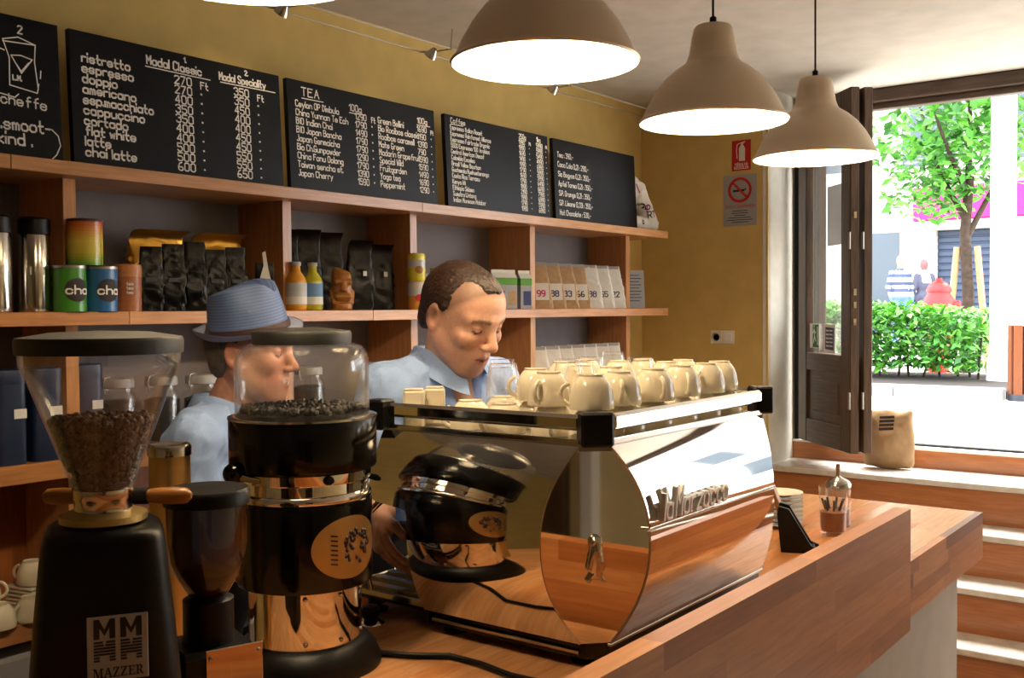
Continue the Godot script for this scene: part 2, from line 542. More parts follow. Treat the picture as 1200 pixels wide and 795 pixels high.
# ------------------------------------------------------------------ hand lettering
const GLYPH := {
	"a": "4536160503123243 4642", "b": "0902 0516364543321203", "c": "4536160503123243", "d": "4942 4536160503123243", "e": "04444536160503123243",
	"f": "49392822 1646", "g": "4536160503123243 46413010", "h": "0902 0516364542", "i": "0602 0809", "j": "26211001 2829", "k": "0902 3604 0432", "l": "0902",
	"m": "0602 05162522 25364542", "n": "0602 0516364542", "o": "160503123243453616", "p": "0600 0516364543321203", "q": "4640 4536160503123243", "r": "0602 051636",
	"s": "45361605143443321203", "t": "19132232 0636", "u": "0603123243 4642", "v": "062246", "w": "0612253246", "x": "0642 4602", "y": "0622 4610", "z": "06460242",
	"A": "022942 1535", "B": "02093948473606 3645433202", "C": "4839190803123243", "D": "02092947442202", "E": "49090242 0636", "F": "490902 0636", "G": "48391908031232434525",
	"H": "0902 4942 0646", "I": "1912", "J": "3933221203", "K": "0902 4905 1642", "L": "090242", "M": "0209254942", "N": "02094249", "O": "190803123243483919", "P": "02093948473505",
	"R": "02093948473505 2542", "S": "483919080716354443321203", "T": "0949 2922", "U": "090312324349", "V": "092249", "W": "0912263249", "X": "0942 4902", "Y": "092549 2522", "Z": "09490242",
	"0": "190803123243483919", "1": "072922", "2": "08193948470242", "3": "08193948473626 364543321203", "4": "390444 3932", "5": "490906364543321203", "6": "39180503123243443505",
	"7": "094912", "8": "1908071636454332120305163647483919", "9": "4635150608193948443212", ".": "0203", ",": "1301", "-": "0535", ":": "0203 0506", "\"": "0708 1718", ")": "09171402", "(": "19070412", "_": "0151",
}

func letters(mb: MB, text: String, o: Vector3, ux: Vector3, uy: Vector3, h: float, w: float, sx := 1.0, jit := 0.12) -> float:
	# o: left end of the base line; h: capital height; returns the advance
	var nn := ux.cross(uy).normalized()
	var s := h / 7.0
	var x := 0.0
	for ch in text:
		if ch == " ":
			x += 3.0
			continue
		var g: String = GLYPH.get(ch, "")
		var wide := 0.0
		var dy := rng.randf_range(-0.25, 0.25) * jit * 2.0
		for pl in g.split(" ", false):
			var prev := Vector3.ZERO
			for k in range(0, pl.length(), 2):
				var gx := float(pl[k].to_int())
				var gy := float(pl[k + 1].to_int()) - 2.0
				wide = maxf(wide, gx)
				var p := o + ux * ((x + gx + rng.randf_range(-jit, jit)) * s * sx) + uy * ((gy + dy + rng.randf_range(-jit, jit)) * s)
				if k > 0:
					var b := rng.randf_range(0.72, 1.0)
					mb.col = Color(b, b, b)
					mb.ribbon(prev, p, nn, w)
				prev = p
		x += wide + 1.6
	return x * s * sx

func text_mesh(txt: String, h: float, depth: float, font_name := "Droid Sans", weight := 400, italic := false) -> TextMesh:
	var f := SystemFont.new()
	f.font_names = PackedStringArray([font_name])
	f.font_weight = weight
	f.font_italic = italic
	var t := TextMesh.new()
	t.font = f
	t.text = txt
	t.font_size = 32
	t.pixel_size = h / 23.0
	t.depth = depth
	t.curve_step = 1.0
	return t

# ------------------------------------------------------------------ the scene
func _ready() -> void:
	rng.seed = 20
	# camera
	var cam := Camera3D.new()
	cam.name = "camera"
	cam.position = Vector3(0, 1.55, 0)
	cam.rotation_order = EULER_ORDER_YXZ
	cam.rotation_degrees = Vector3(-1.62, -53.0, -0.41)
	cam.fov = rad_to_deg(2.0 * atan(397.5 / 1206.0))
	cam.near = 0.05
	cam.far = 200.0
	add_child(cam)
	# bright overcast sky
	var env := Environment.new()
	var sky := Sky.new()
	var sm := ProceduralSkyMaterial.new()
	sm.sky_top_color = Color(0.93, 0.96, 1.0)
	sm.sky_horizon_color = Color(1.0, 1.0, 1.0)
	sm.ground_bottom_color = Color(0.5, 0.5, 0.5)
	sm.ground_horizon_color = Color(0.6, 0.6, 0.6)
	sm.sky_energy_multiplier = SKY_ENERGY
	sky.sky_material = sm
	env.background_mode = Environment.BG_SKY
	env.sky = sky
	env.tonemap_mode = Environment.TONE_MAPPER_LINEAR
	env.tonemap_exposure = 1.0
	env.sdfgi_enabled = true
	env.ssao_enabled = true
	env.ssil_enabled = true
	# hazy sun from the street side, high over the houses opposite
	var sun := DirectionalLight3D.new()
	sun.name = "sun"
	sun.light_color = Color(1.0, 0.98, 0.95)
	sun.light_energy = SUN_ENERGY
	sun.light_angular_distance = 50.0
	sun.shadow_enabled = true
	sun.basis = Basis.looking_at(Vector3(-0.50, -0.84, -0.10).normalized(), Vector3.UP)
	add_child(sun)
	var we := WorldEnvironment.new()
	we.environment = env
	add_child(we)
	make_materials()
	build_room()
	build_stairs_and_door()
	build_counter()
	build_shelves()
	build_boards()
	build_lamps()
	build_machine()
	build_grinders()
	build_barista()
	build_hat_man()
	build_shelf_goods()
	build_cups()
	build_counter_things()
	build_wall_things()
	build_street()

const SKY_ENERGY := 2.5
const SUN_ENERGY := 6.5
const LAMP_ENERGY := 0.55
const SPOT_ENERGY := 0.05
const LAMP_COLOR := Color(1.0, 0.89, 0.72)

const ZW := -2.835   # shelf wall
const ZF := -2.53    # front of the shelves
const XW := 4.95     # wall with the door
const XO := 5.42     # its outer face
const CEIL := 2.66

func slab(a: Vector3, b: Vector3) -> MB:
	return MB.new().box((a + b) / 2, (b - a).abs())

func build_room() -> void:
	struct("floor", slab(Vector3(-3.2, -0.2, ZW - 0.3), Vector3(XO, 0, 2.2)), M.floor_tile, "brown floor behind the counter")
	struct("ceiling", slab(Vector3(-3.2, CEIL, ZW - 0.3), Vector3(XO, CEIL + 0.25, 2.2)), M.ceiling_paint, "white painted ceiling")
	struct("wall_back", slab(Vector3(-3.2, 0, ZW - 0.3), Vector3(XW, CEIL, ZW)), M.yellow_wall, "mustard yellow wall behind the shelves")
	struct("wall_left", slab(Vector3(-3.2, 0, ZW), Vector3(-3.0, CEIL, 2.0)), M.cream_wall)
	var wf := MB.new()
	wf.box(Vector3(1.11, CEIL / 2, 2.1), Vector3(8.62, CEIL, 0.2))
	struct("wall_front", wf, M.cream_wall)
	# wall with the street door (opening z -2.1 .. 1.9)
	var wr := MB.new()
	wr.box(Vector3((XW + XO) / 2, CEIL / 2, (ZW - 0.3 - 2.104) / 2), Vector3(XO - XW, CEIL, absf(ZW - 0.3 + 2.104)))
	struct("wall_right", wr, M.yellow_wall, "mustard yellow wall piece with two signs and two sockets")
	var wr2 := MB.new()
	wr2.box(Vector3((XW + XO) / 2, CEIL / 2, 1.95), Vector3(XO - XW, CEIL, 0.10))
	wr2.box(Vector3(5.34, 0.42, -0.1), Vector3(0.12, 0.84, 4.0))
	struct("wall_right", wr2, M.white_wall)
	# white plaster reveal beside the door, rounded towards the room
	var rows := []
	for k in 9:
		var row := PackedVector3Array()
		for q in 2:
			var y := 0.0 if q == 0 else CEIL - 0.002
			var x := XW - 0.004
			var z := -2.104
			if k < 5:
				var a := PI / 2 * k / 4.0
				x = XW + 0.03 - 0.034 * cos(a)
				z = -2.13 + 0.034 * sin(a)
			else: 
				x = lerpf(XW + 0.03, XO - 0.15, (k - 4) / 4.0)
				z = -2.096 + 0.012 * sin((k - 4) / 4.0 * PI)
			row.append(Vector3(x, y, z))
		rows.append(row)
	struct("trim_1", MB.new().grid(rows, false, true), M.white_wall, "white plaster reveal beside the dark door")
	# things of the room behind the photographer, seen in the chrome
	var col := thing("panel_door", "dark brown room door in the wall behind the camera", "door", Vector3(-0.98, 0, 1.965))
	part(col, "leaf", MB.new().box(Vector3(0, 1.02, 0), Vector3(0.80, 2.04, 0.05), 0.004, Basis(), 1), M.door_wood)
	part(col, "frame", MB.new().box(Vector3(-0.45, 1.05, 0), Vector3(0.1, 2.1, 0.06), 0.004, Basis(), 1).box(Vector3(0.43, 1.05, 0), Vector3(0.06, 2.1, 0.06), 0.004, Basis(), 1).box(Vector3(0, 2.1, 0), Vector3(1.0, 0.1, 0.06), 0.004), M.door_wood)
	struct("trim_4", MB.new().box(Vector3(-0.375, CEIL / 2, 1.96), Vector3(0.075, CEIL, 0.08), 0.004), M.white_paint, "white pilaster on the wall behind the camera")

func build_stairs_and_door() -> void:
	var st := thing("staircase", "wooden steps with pale stone treads leading up to the open street door", "stairs", Vector3(0, 0, 0))
	var z0 := -2.1
	var z1 := 1.895
	var tops := [[0.756, 4.938, 5.25], [0.571, 4.731, 4.938], [0.383, 4.53, 4.731], [0.190, 4.33, 4.53]]
	var zc := (z0 + z1) / 2
	for k in 4:
		var t: Array = tops[k]
		var mb := MB.new()
		mb.uo = Vector2(k * 0.7, k * 0.3)
		mb.box(Vector3((t[1] + t[2]) / 2 - 0.006, t[0] - 0.014, zc), Vector3(t[2] - t[1] + 0.03, 0.028, z1 - z0), 0.004, Basis(), 2)
		part(st, "tread", mb, M.tread_stone)
		var lo: float = tops[k + 1][0] if k < 3 else 0.0
		var r := MB.new()
		r.uo = Vector2(k * 1.3, 0.2 + k * 0.45)
		r.box(Vector3(t[1] + 0.012, (lo + t[0] - 0.028) / 2, zc), Vector3(0.02, t[0] - 0.028 - lo, z1 - z0), 0.0, Basis(), 2)
		part(st, "riser", r, M["step_a" if k % 2 else "step_b"])
	part(st, "riser", MB.new().box(Vector3(5.262, 0.799, zc), Vector3(0.02, 0.086, z1 - z0), 0.0, Basis(), 2), M.step_a)
	# threshold and frame
	var d := thing("trim_2", "dark brown frame of the street door", "")
	d.remove_meta("category")
	d.set_meta("kind", "structure")
	part(d, "threshold", MB.new().box(Vector3(5.31, 0.848, zc), Vector3(0.12, 0.012, z1 - z0), 0.002, Basis(), 2), M.white_paint)
	part(d, "sill_strip", MB.new().box(Vector3(5.345, 0.858, zc), Vector3(0.05, 0.012, z1 - z0), 0.002, Basis(), 2), M.black_plastic)
	part(d, "header", MB.new().box(Vector3(5.33, 2.625, zc), Vector3(0.06, 0.07, z1 - z0), 0.006, Basis(), 2).box(Vector3(5.36, 2.575, zc), Vector3(0.06, 0.035, z1 - z0), 0.004, Basis(), 2), M.door_wood)
	part(d, "jamb", MB.new().box(Vector3(5.33, 1.76, -2.07), Vector3(0.10, 1.80, 0.05), 0.004, Basis(), 1), M.door_wood)
	part(d, "jamb", MB.new().box(Vector3(5.33, 1.76, 1.865), Vector3(0.10, 1.80, 0.05), 0.004, Basis(), 1), M.door_wood)
	var lb := MB.new()
	lb.box(Vector3(5.335, 2.60, -1.02), Vector3(0.02, 0.012, 0.04), 0.002)
	part(d, "latch_plate", lb, M.steel)
	# two folded door leaves, hinged at the reveal and swung into the room
	var dir := Vector3(-0.714, 0, 0.70).normalized()
	var ang := atan2(-dir.z, dir.x)
	for leaf in 2:
		var base := Vector3(5.235, 0.862, -2.035) + Vector3(0.70, 0, 0.714) * (0.066 * leaf)
		var o := thing("door_leaf", "dark brown street door leaf with glass, swung open into the room" if leaf == 0 else "second dark door leaf folded behind the open one", "door", base, ang)
		var L := 0.60
		var H := 1.715
		var y := 0.0
		var f := MB.new()
		f.box(Vector3(0.05, H / 2, 0), Vector3(0.10, H, 0.045), 0.004, Basis(), 1)
		part(o, "stile", f, M.door_wood)
		part(o, "stile", MB.new().box(Vector3(L - 0.05, H / 2, 0), Vector3(0.10, H, 0.045), 0.004, Basis(), 1), M.door_wood)
		part(o, "rail", MB.new().box(Vector3(L / 2, 0.06, 0), Vector3(L - 0.2, 0.12, 0.043), 0.004), M.door_wood)
		part(o, "rail", MB.new().box(Vector3(L / 2, 0.415, 0), Vector3(L - 0.2, 0.09, 0.043), 0.004), M.door_wood)
		part(o, "rail", MB.new().box(Vector3(L / 2, H - 0.06, 0), Vector3(L - 0.2, 0.12, 0.043), 0.004), M.door_wood)
		var pn := part(o, "panel", MB.new().box(Vector3(L / 2, 0.245, 0), Vector3(L - 0.19, 0.26, 0.016)).box(Vector3(L / 2, 0.245, 0), Vector3(L - 0.28, 0.17, 0.03), 0.012), M.door_wood)
		pn.set_meta("label", "recessed lower door panel")
		part(o, "pane", MB.new().box(Vector3(L / 2, (0.46 + H - 0.12) / 2, 0), Vector3(L - 0.2, H - 0.12 - 0.46, 0.006)), M.door_glass)
		for yy in [0.25, 1.0, 1.45]:
			part(o, "hinge", MB.new().lathe([Vector2(0, -0.04), Vector2(0.007, -0.04), Vector2(0.007, 0.04), Vector2(0, 0.04)], 8, Transform3D(Basis(), Vector3(L + 0.004, yy, 0.03))), M.dull_steel)
		if leaf == 0:
			for yy in [0.62, 0.70, 0.76, 1.12]: part(o, "latch", MB.new().box(Vector3(L + 0.001, yy, 0.0), Vector3(0.003, 0.03, 0.014)), M.steel)
			# stickers on the room side of the glass
			var face := Transform3D(Basis(), Vector3(0, 0, -0.0035))
			var s1 := part(o, "exit_sticker", MB.new().box(Vector3(0.165, 0.545, 0.0045), Vector3(0.115, 0.125, 0.001)), M.paper_white)
			var g := MB.new()
			g.box(Vector3(0.180, 0.545, 0.0055), Vector3(0.07, 0.115, 0.001))
			part(s1, "green_field", g, M.green_print)
			var fig := MB.new()
			var nn := Vector3(0, 0, 1)
			for s in [[0.150, 0.59, 0.150, 0.598], [0.150, 0.58, 0.155, 0.545], [0.155, 0.545, 0.142, 0.51], [0.155, 0.545, 0.168, 0.52], [0.15, 0.575, 0.168, 0.56], [0.15, 0.575, 0.137, 0.56], [0.190, 0.50, 0.190, 0.59], [0.205, 0.50, 0.205, 0.59]]:
				fig.ribbon(Vector3(s[0] + 0.012, s[1], 0.0062), Vector3(s[2] + 0.012, s[3], 0.0062), nn, 0.008)
			part(s1, "running_figure", fig, M.paper_white)
			var s2 := part(o, "notice_sticker", MB.new().box(Vector3(0.34, 0.535, 0.0045), Vector3(0.125, 0.14, 0.001), 0.0, Basis(Vector3(0, 0, 1), -0.04)), M.paper_white)
			part(s2, "blue_field", MB.new().box(Vector3(0.34, 0.535, 0.0052), Vector3(0.095, 0.11, 0.001), 0.0, Basis(Vector3(0, 0, 1), -0.04)), M.blue_print)
			var tx := MB.new()
			for k in 5:
				for q in 2: tx.ribbon(Vector3(0.305 + q * 0.042, 0.575 - k * 0.019, 0.0062), Vector3(0.335 + q * 0.038, 0.574 - k * 0.019, 0.0062), nn, 0.007)
			part(s2, "print", tx, M.paper_white)
		else:
			part(o, "poster", MB.new().box(Vector3(0.3, 1.15, 0.005), Vector3(0.26, 0.30, 0.001)), M.plate_grey, "pale poster in the glass")
	# curtain roll at the reveal edge
	var rod := MB.new().lathe([Vector2(0, 0.85), Vector2(0.014, 0.85), Vector2(0.014, 2.62), Vector2(0, 2.62)], 12, Transform3D(Basis(), Vector3(5.27, 0, -2.075)))
	struct("trim_3", rod, M.black_plastic)

func staves(parent: Node, called: String, axis: int, lo: Vector3, hi: Vector3, across: int, rows: int, len_a: float, len_b: float, mats: Array, gap := 0.0002) -> void:
	# glued hardwood strips laid along x; rows counted along «across»
	var w := (hi[across] - lo[across]) / rows
	for r in rows:
		var x := lo[axis] - rng.randf_range(0, len_a)
		while x < hi[axis] - 0.001:
			var x2 := minf(x + rng.randf_range(len_a, len_b), hi[axis])
			if hi[axis] - x2 < 0.1: x2 = hi[axis]
			var a := lo
			var b := hi
			a[axis] = maxf(x, lo[axis]); b[axis] = x2
			a[across] = lo[across] + w * r; b[across] = lo[across] + w * (r + 1)
			var size := b - a
			size[axis] -= gap; size[across] -= gap
			var mb := MB.new()
			mb.uo = Vector2(rng.randf() * 5.0, rng.randf() * 5.0)
			mb.box(Vector3.ZERO, size, 0.0, Basis(), axis)
			var o := part(parent, called, mb, M[mats[rng.randi() % mats.size()]])
			o.position = (a + b) / 2
			x = x2

func build_counter() -> void:
	var bars := ["bar_a", "bar_b", "bar_a", "bar_c", "bar_b", "bar_a", "bar_c"]
	var wt := thing("worktop", "thick butcher block worktop of the bar with a deep front edge", "worktop")
	var core := MB.new().box(Vector3(1.585, 0.87, -1.15), Vector3(3.56, 0.06, 0.78))
	part(wt, "core", core, M.bar_c)
	staves(wt, "stave", 0, Vector3(-0.2, 0.90, -1.55), Vector3(3.37, 0.92, -0.758), 2, 18, 0.45, 0.9, ["beech_a", "beech_b", "beech_a", "bar_b"])
	var fr := part(wt, "front_edge", MB.new().box(Vector3(1.585, 0.85, -0.765), Vector3(3.56, 0.12, 0.012)), M.bar_c)
	staves(wt, "edge_stave", 0, Vector3(1.6, 0.78, -0.758), Vector3(3.37, 0.92, -0.738), 1, 4, 0.25, 0.6, bars + ["bar_d", "bar_c"])
	staves(wt, "edge_stave", 2, Vector3(3.352, 0.78, -1.55), Vector3(3.37, 0.90, -0.758), 1, 3, 0.25, 0.5, bars)
	# upright panel along the front
	var up := thing("bar_front_panel", "long upright panel of glued hardwood strips along the bar front", "panel")
	staves(up, "stave", 0, Vector3(-0.3, 0.790, -0.7375), Vector3(2.474, 1.0775, -0.699), 1, 7, 0.28, 0.75, bars + ["bar_a", "bar_b"])
	# carcass under the worktop
	var c := thing("counter_body", "grey painted counter body under the wooden worktop", "counter", Vector3.ZERO)
	part(c, "front", MB.new().box(Vector3(1.53, 0.385, -0.80), Vector3(3.46, 0.77, 0.03)), M.counter_front)
	part(c, "end_panel", MB.new().box(Vector3(3.245, 0.385, -1.14), Vector3(0.03, 0.77, 0.65)), M.counter_front)
	part(c, "shelf", MB.new().box(Vector3(1.5, 0.40, -1.16), Vector3(3.4, 0.03, 0.68)), M.beech_c)
	part(c, "plinth", MB.new().box(Vector3(1.5, 0.05, -0.87), Vector3(3.3, 0.1, 0.02)), M.black_matte)

func build_shelves() -> void:
	var s := thing("wall_shelf_unit", "long beech wall shelf unit with open compartments", "shelf")
	var mats := ["beech_a", "beech_b", "beech_a", "beech_c"]
	# shelves of two or three joined boards
	for sh in [[1.945, 0.036, 0.55, 4.688], [1.553, 0.036, 0.55, 4.688], [1.169, 0.048, 0.55, 4.45], [0.77, 0.048, 0.55, 4.45]]:
		var xs := [sh[2], 1.62, 2.56, 3.30, sh[3]]
		if sh[0] > 1.9: xs = [sh[2], 1.30, 2.82, sh[3]]
		for k in xs.size() - 1:
			var mb := MB.new()
			mb.uo = Vector2(k * 1.7 + sh[0], k * 0.6)
			mb.box(Vector3((xs[k] + xs[k + 1]) / 2, sh[0] - sh[1] / 2, (ZF + ZW) / 2), Vector3(xs[k + 1] - xs[k] - 0.0008, sh[1], ZF - ZW), 0.0015)
			part(s, "shelf_board", mb, M[mats[(k + int(sh[0] * 10)) % 4]])
	for lev in [[1.553, 1.909], [1.169, 1.517], [0.77, 1.121], [0.0, 0.722]]:
		for x in [0.70, 1.492, 2.240, 2.846, 3.602, 4.404]:
			var mb := MB.new()
			mb.uo = Vector2(x, lev[0])
			mb.box(Vector3(x, (lev[0] + lev[1]) / 2, (ZF - 0.07 + ZW) / 2), Vector3(0.037, lev[1] - lev[0], ZF - 0.07 - ZW), 0.001, Basis(), 1)
			part(s, "divider", mb, M[mats[int(x * 7) % 4]])
	# back boards: grey in the upper compartments, wooden low down
	var xs := [0.70, 1.492, 2.240, 2.846, 3.602, 4.404]
	for k in 5:
		part(s, "back_board", MB.new().box(Vector3((xs[k] + xs[k + 1]) / 2, 1.53, ZW + 0.006), Vector3(xs[k + 1] - xs[k] - 0.037, 0.76, 0.01)), M["shelf_back"])
		part(s, "back_board", MB.new().box(Vector3((xs[k] + xs[k + 1]) / 2, 0.6, ZW + 0.006), Vector3(xs[k + 1] - xs[k] - 0.037, 1.0, 0.01), 0, Basis(), 1), M["bar_c"])
	part(s, "price_tag", MB.new().box(Vector3(2.875, 1.517, ZF + 0.002), Vector3(0.055, 0.062, 0.003)), M.paper_white, "small slate coloured price tag")
	var pt := MB.new().box(Vector3(2.875, 1.517, ZF + 0.004), Vector3(0.047, 0.052, 0.001))
	part(s, "tag_face", pt, M.slate)

func board(x0: float, x1: float, label: String) -> Node3D:
	var z := -2.60
	var o := thing("chalk_board", label, "chalkboard", Vector3((x0 + x1) / 2, 1.946, z), 0, "chalk boards on the top shelf")
	o.rotation.x = -0.05
	part(o, "slate_panel", MB.new().box(Vector3(0, 0.183, 0), Vector3(x1 - x0, 0.365, 0.018), 0.001), M.slate)
	return o

func chalk(o: Node3D, lines: Array, width := 0.0040) -> void:
	for l in lines: # [text, x, y, height, stretch, slope]
		var mb := MB.new()
		mb.colored = true
		var sl: float = l[5] if l.size() > 5 else 0.0
		var ux := Vector3(cos(sl), sin(sl), 0)
		letters(mb, l[0], Vector3(l[1], l[2], 0.0097), ux, Vector3(0, 1, 0), l[3], width * (l[6] if l.size() > 6 else 1.0), l[4])
		part(o, "chalk_lettering", mb, M.chalk)

func chalk_lines(o: Node3D, segs: Array, width := 0.003) -> void:
	for s in segs:
		var mb := MB.new()
		mb.colored = true
		for k in range(0, s.size() - 2, 2):
			mb.ribbon(Vector3(s[k], s[k + 1], 0.0097), Vector3(s[k + 2], s[k + 3], 0.0097), Vector3(0, 0, 1), width)
		part(o, "chalk_line", mb, M.chalk)

func build_boards() -> void:
	# 0: cut by the left edge of the picture
	var b0 := board(0.745, 1.473, "chalk board with a drawn grinder, leftmost and cut by the picture edge")
	chalk(b0, [["2", 0.255, 0.322, 0.02, 1.0], ["L.M.", 0.237, 0.2, 0.012, 1.0], ["Yirgacheffe", 0.118, 0.138, 0.026, 1.0, -0.02], ["elegant.smoot-", 0.062, 0.072, 0.030, 0.95, 0.0, 1.2], ["a kind .", 0.155, 0.034, 0.030, 1.0, 0.0, 1.2], ["(", -0.05, 0.05, 0.06, 1.0]])
	chalk_lines(b0, [[0.215, 0.3, 0.23, 0.255, 0.228, 0.185, 0.3, 0.175, 0.305, 0.2], [0.215, 0.3, 0.255, 0.312, 0.3, 0.3, 0.215, 0.295], [0.3, 0.3, 0.296, 0.255, 0.303, 0.185], [0.235, 0.262, 0.26, 0.22, 0.29, 0.26, 0.26, 0.266, 0.235, 0.262], [0.245, 0.245, 0.26, 0.225, 0.28, 0.25], [0.17, 0.165, 0.24, 0.155, 0.25, 0.165], [0.205, 0.275, 0.218, 0.272], [0.335, 0.085, 0.352, 0.07, 0.357, 0.045, 0.345, 0.02, 0.33, 0.005], [0.31, 0.215, 0.312, 0.235]])
	# 1: the coffee list
	var b1 := board(1.503, 2.222, "chalk board with coffee prices headed Classic and Speciality")
	var names := ["ristretto", "espresso", "doppio", "americano", "esp.macchiato", "cappuccino", "cortado", "flat white", "latte", "chai latte"]
	var p1 := ["270", "270", "400", "350", "350", "400", "400", "500", "500", "600"]
	var p2 := ["350", "350", "450", "400", "400", "450", "450", "550", "550", "650"]
	var L := []
	for k in 10:
		var y := 0.283 - k * 0.0283
		L.append([names[k], -0.325, y, 0.024, 1.06 if k != 4 else 1.0, 0.0, 1.25])
		L.append([p1[k], -0.035, y - 0.009, 0.023, 1.15])
		L.append(["Ft" if k == 0 else "\"", 0.055, y - 0.012, 0.021 if k == 0 else 0.016, 1.0])
		L.append([p2[k], 0.178, y - 0.009, 0.023, 1.1])
		L.append(["Ft" if k == 0 else "\"", 0.268, y - 0.014, 0.019 if k == 0 else 0.016, 1.0])
	L.append(["1.", 0.0, 0.341, 0.014, 1.0])
	L.append(["Madal Classic", -0.125, 0.314, 0.024, 0.95, -0.015, 1.2])
	L.append(["2.", 0.222, 0.342, 0.014, 1.0])
	L.append(["Madal Speciality", 0.125, 0.313, 0.022, 0.82, 0.0, 1.1])
	chalk(b1, L)
	chalk_lines(b1, [[-0.13, 0.306, 0.09, 0.304], [0.128, 0.305, 0.34, 0.307]])
	# 2: teas
	var b2 := board(2.252, 2.977, "chalk board with the tea list headed TEA")
	var t1 := [["Ceylon OP Dimbula", "1290"], ["China Yunnan Te Ech", "1790"], ["BIO Indian Chai", "1490"], ["BIO Japan Bancha", "1790"], ["Japan Genmaicha", "1790"], ["Bio Ch.Gunpowder", "1290"], ["China Fanu Oolong", "1790"], ["Taiwan sencha st.", "1390"], ["Japan Cherry", "1590"]]
	var t2 := [["Green Bellini", "1690"], ["Bio Rooibos classic", "1190"], ["Rooibos caramell", "1390"], ["Mate Green", "790"], ["Madarin Grapefruit", "1590"], ["Special Wild", "1590"], ["Fruitgarden", "1490"], ["Yoga tea", "1690"], ["Peppermint", "1290"]]
	L = [["TEA", -0.30, 0.317, 0.027, 1.3, 0.0, 1.1], ["100g", -0.085, 0.30, 0.022, 1.0], ["100g", 0.265, 0.306, 0.02, 1.0]]
	for k in 9:
		var y := 0.278 - k * 0.0285
		L.append([t1[k][0], -0.328, y, 0.02, 0.88])
		L.append([t1[k][1], -0.058, y - 0.004, 0.021, 0.95])
		L.append(["Ft" if k == 0 else "\"", 0.022, y - 0.006, 0.018, 0.8])
		L.append([t2[k][0], 0.055, y - 0.002, 0.021, 0.86])
		L.append([t2[k][1], 0.262, y - 0.004, 0.02, 0.95])
		L.append(["Ft" if k == 0 else "\"", 0.338, y - 0.008, 0.015, 0.8])
	chalk(b2, L, 0.0037)
	chalk_lines(b2, [[-0.30, 0.308, -0.205, 0.309], [-0.085, 0.292, -0.01, 0.294], [0.262, 0.298, 0.335, 0.3]])
	# 3: coffees by weight
	var b3 := board(3.037, 3.731, "chalk board with coffee beans priced by weight")
	var c3 := ["Espresso Italian Roast", "Espresso Rainforest Alliance", "Espresso Fairtrade Organic", "5500 Espresso 100% Arabica", "Central American Decaf", "Colombia Excelso", "Brazil Yellow Bourbon", "Guatemala Huehuetenango", "Costa Rica Tarrazu", "Kenya AA", "Ethiopia Sidamo", "Sumatra Lintong", "Indian Monsoon Malabar"]
	L = [["Coffee", -0.31, 0.335, 0.019, 1.0], ["250g", 0.135, 0.33, 0.02, 0.8], ["1kg", 0.262, 0.332, 0.02, 0.8]]
	for k in 13:
		var y := 0.309 - k * 0.0235
		L.append([c3[k], -0.315, y, 0.0165, 0.82])
		L.append([["1990", "1990", "1690", "1490", "1990", "1790", "1690", "1790", "1890", "2190", "1990", "1790", "1990"][k], 0.132, y - 0.002, 0.018, 0.85])
		L.append(["Ft" if k == 0 else "\"", 0.205, y, 0.012, 0.8])
		L.append([["5990", "5990", "5490", "4990", "6990", "5990", "5990", "6490", "6690", "7990", "6990", "5990", "6990"][k], 0.258, y - 0.002, 0.018, 0.85])
		L.append(["Ft" if k == 0 else "\"", 0.328, y, 0.012, 0.8])
	chalk(b3, L, 0.0034)
	chalk_lines(b3, [[-0.31, 0.329, -0.235, 0.33]])
	# 4: cold drinks
	var b4 := board(3.770, 4.484, "chalk board with cold drinks and hot chocolate, rightmost of the boards")
	var c4 := ["Tea : 390,-", "Coca Cola 0,2l : 290,-", "Sio Bogyos 0,2l : 350,-", "Apfel Torma 0,2l : 350,-", "S.P. Orange 0,2l : 350,-", "S.P. Limone 0,33l : 350,-", "Hot Chocolate : 530,-"]
	L = []
	for k in 7: L.append([c4[k], -0.325, 0.285 - k * 0.043, 0.022, 0.86])
	chalk(b4, L, 0.0038)

func shade_profile() -> Array:
	return [Vector2(0.190, 0.0), Vector2(0.1935, 0.004), Vector2(0.190, 0.008), Vector2(0.183, 0.016), Vector2(0.170, 0.045), Vector2(0.150, 0.080), Vector2(0.125, 0.112), Vector2(0.100, 0.134), Vector2(0.082, 0.146), Vector2(0.073, 0.152), Vector2(0.068, 0.160), Vector2(0.064, 0.172), Vector2(0.062, 0.176), Vector2(0.056, 0.215), Vector2(0.050, 0.243), Vector2(0.044, 0.250), Vector2(0.0, 0.251)]

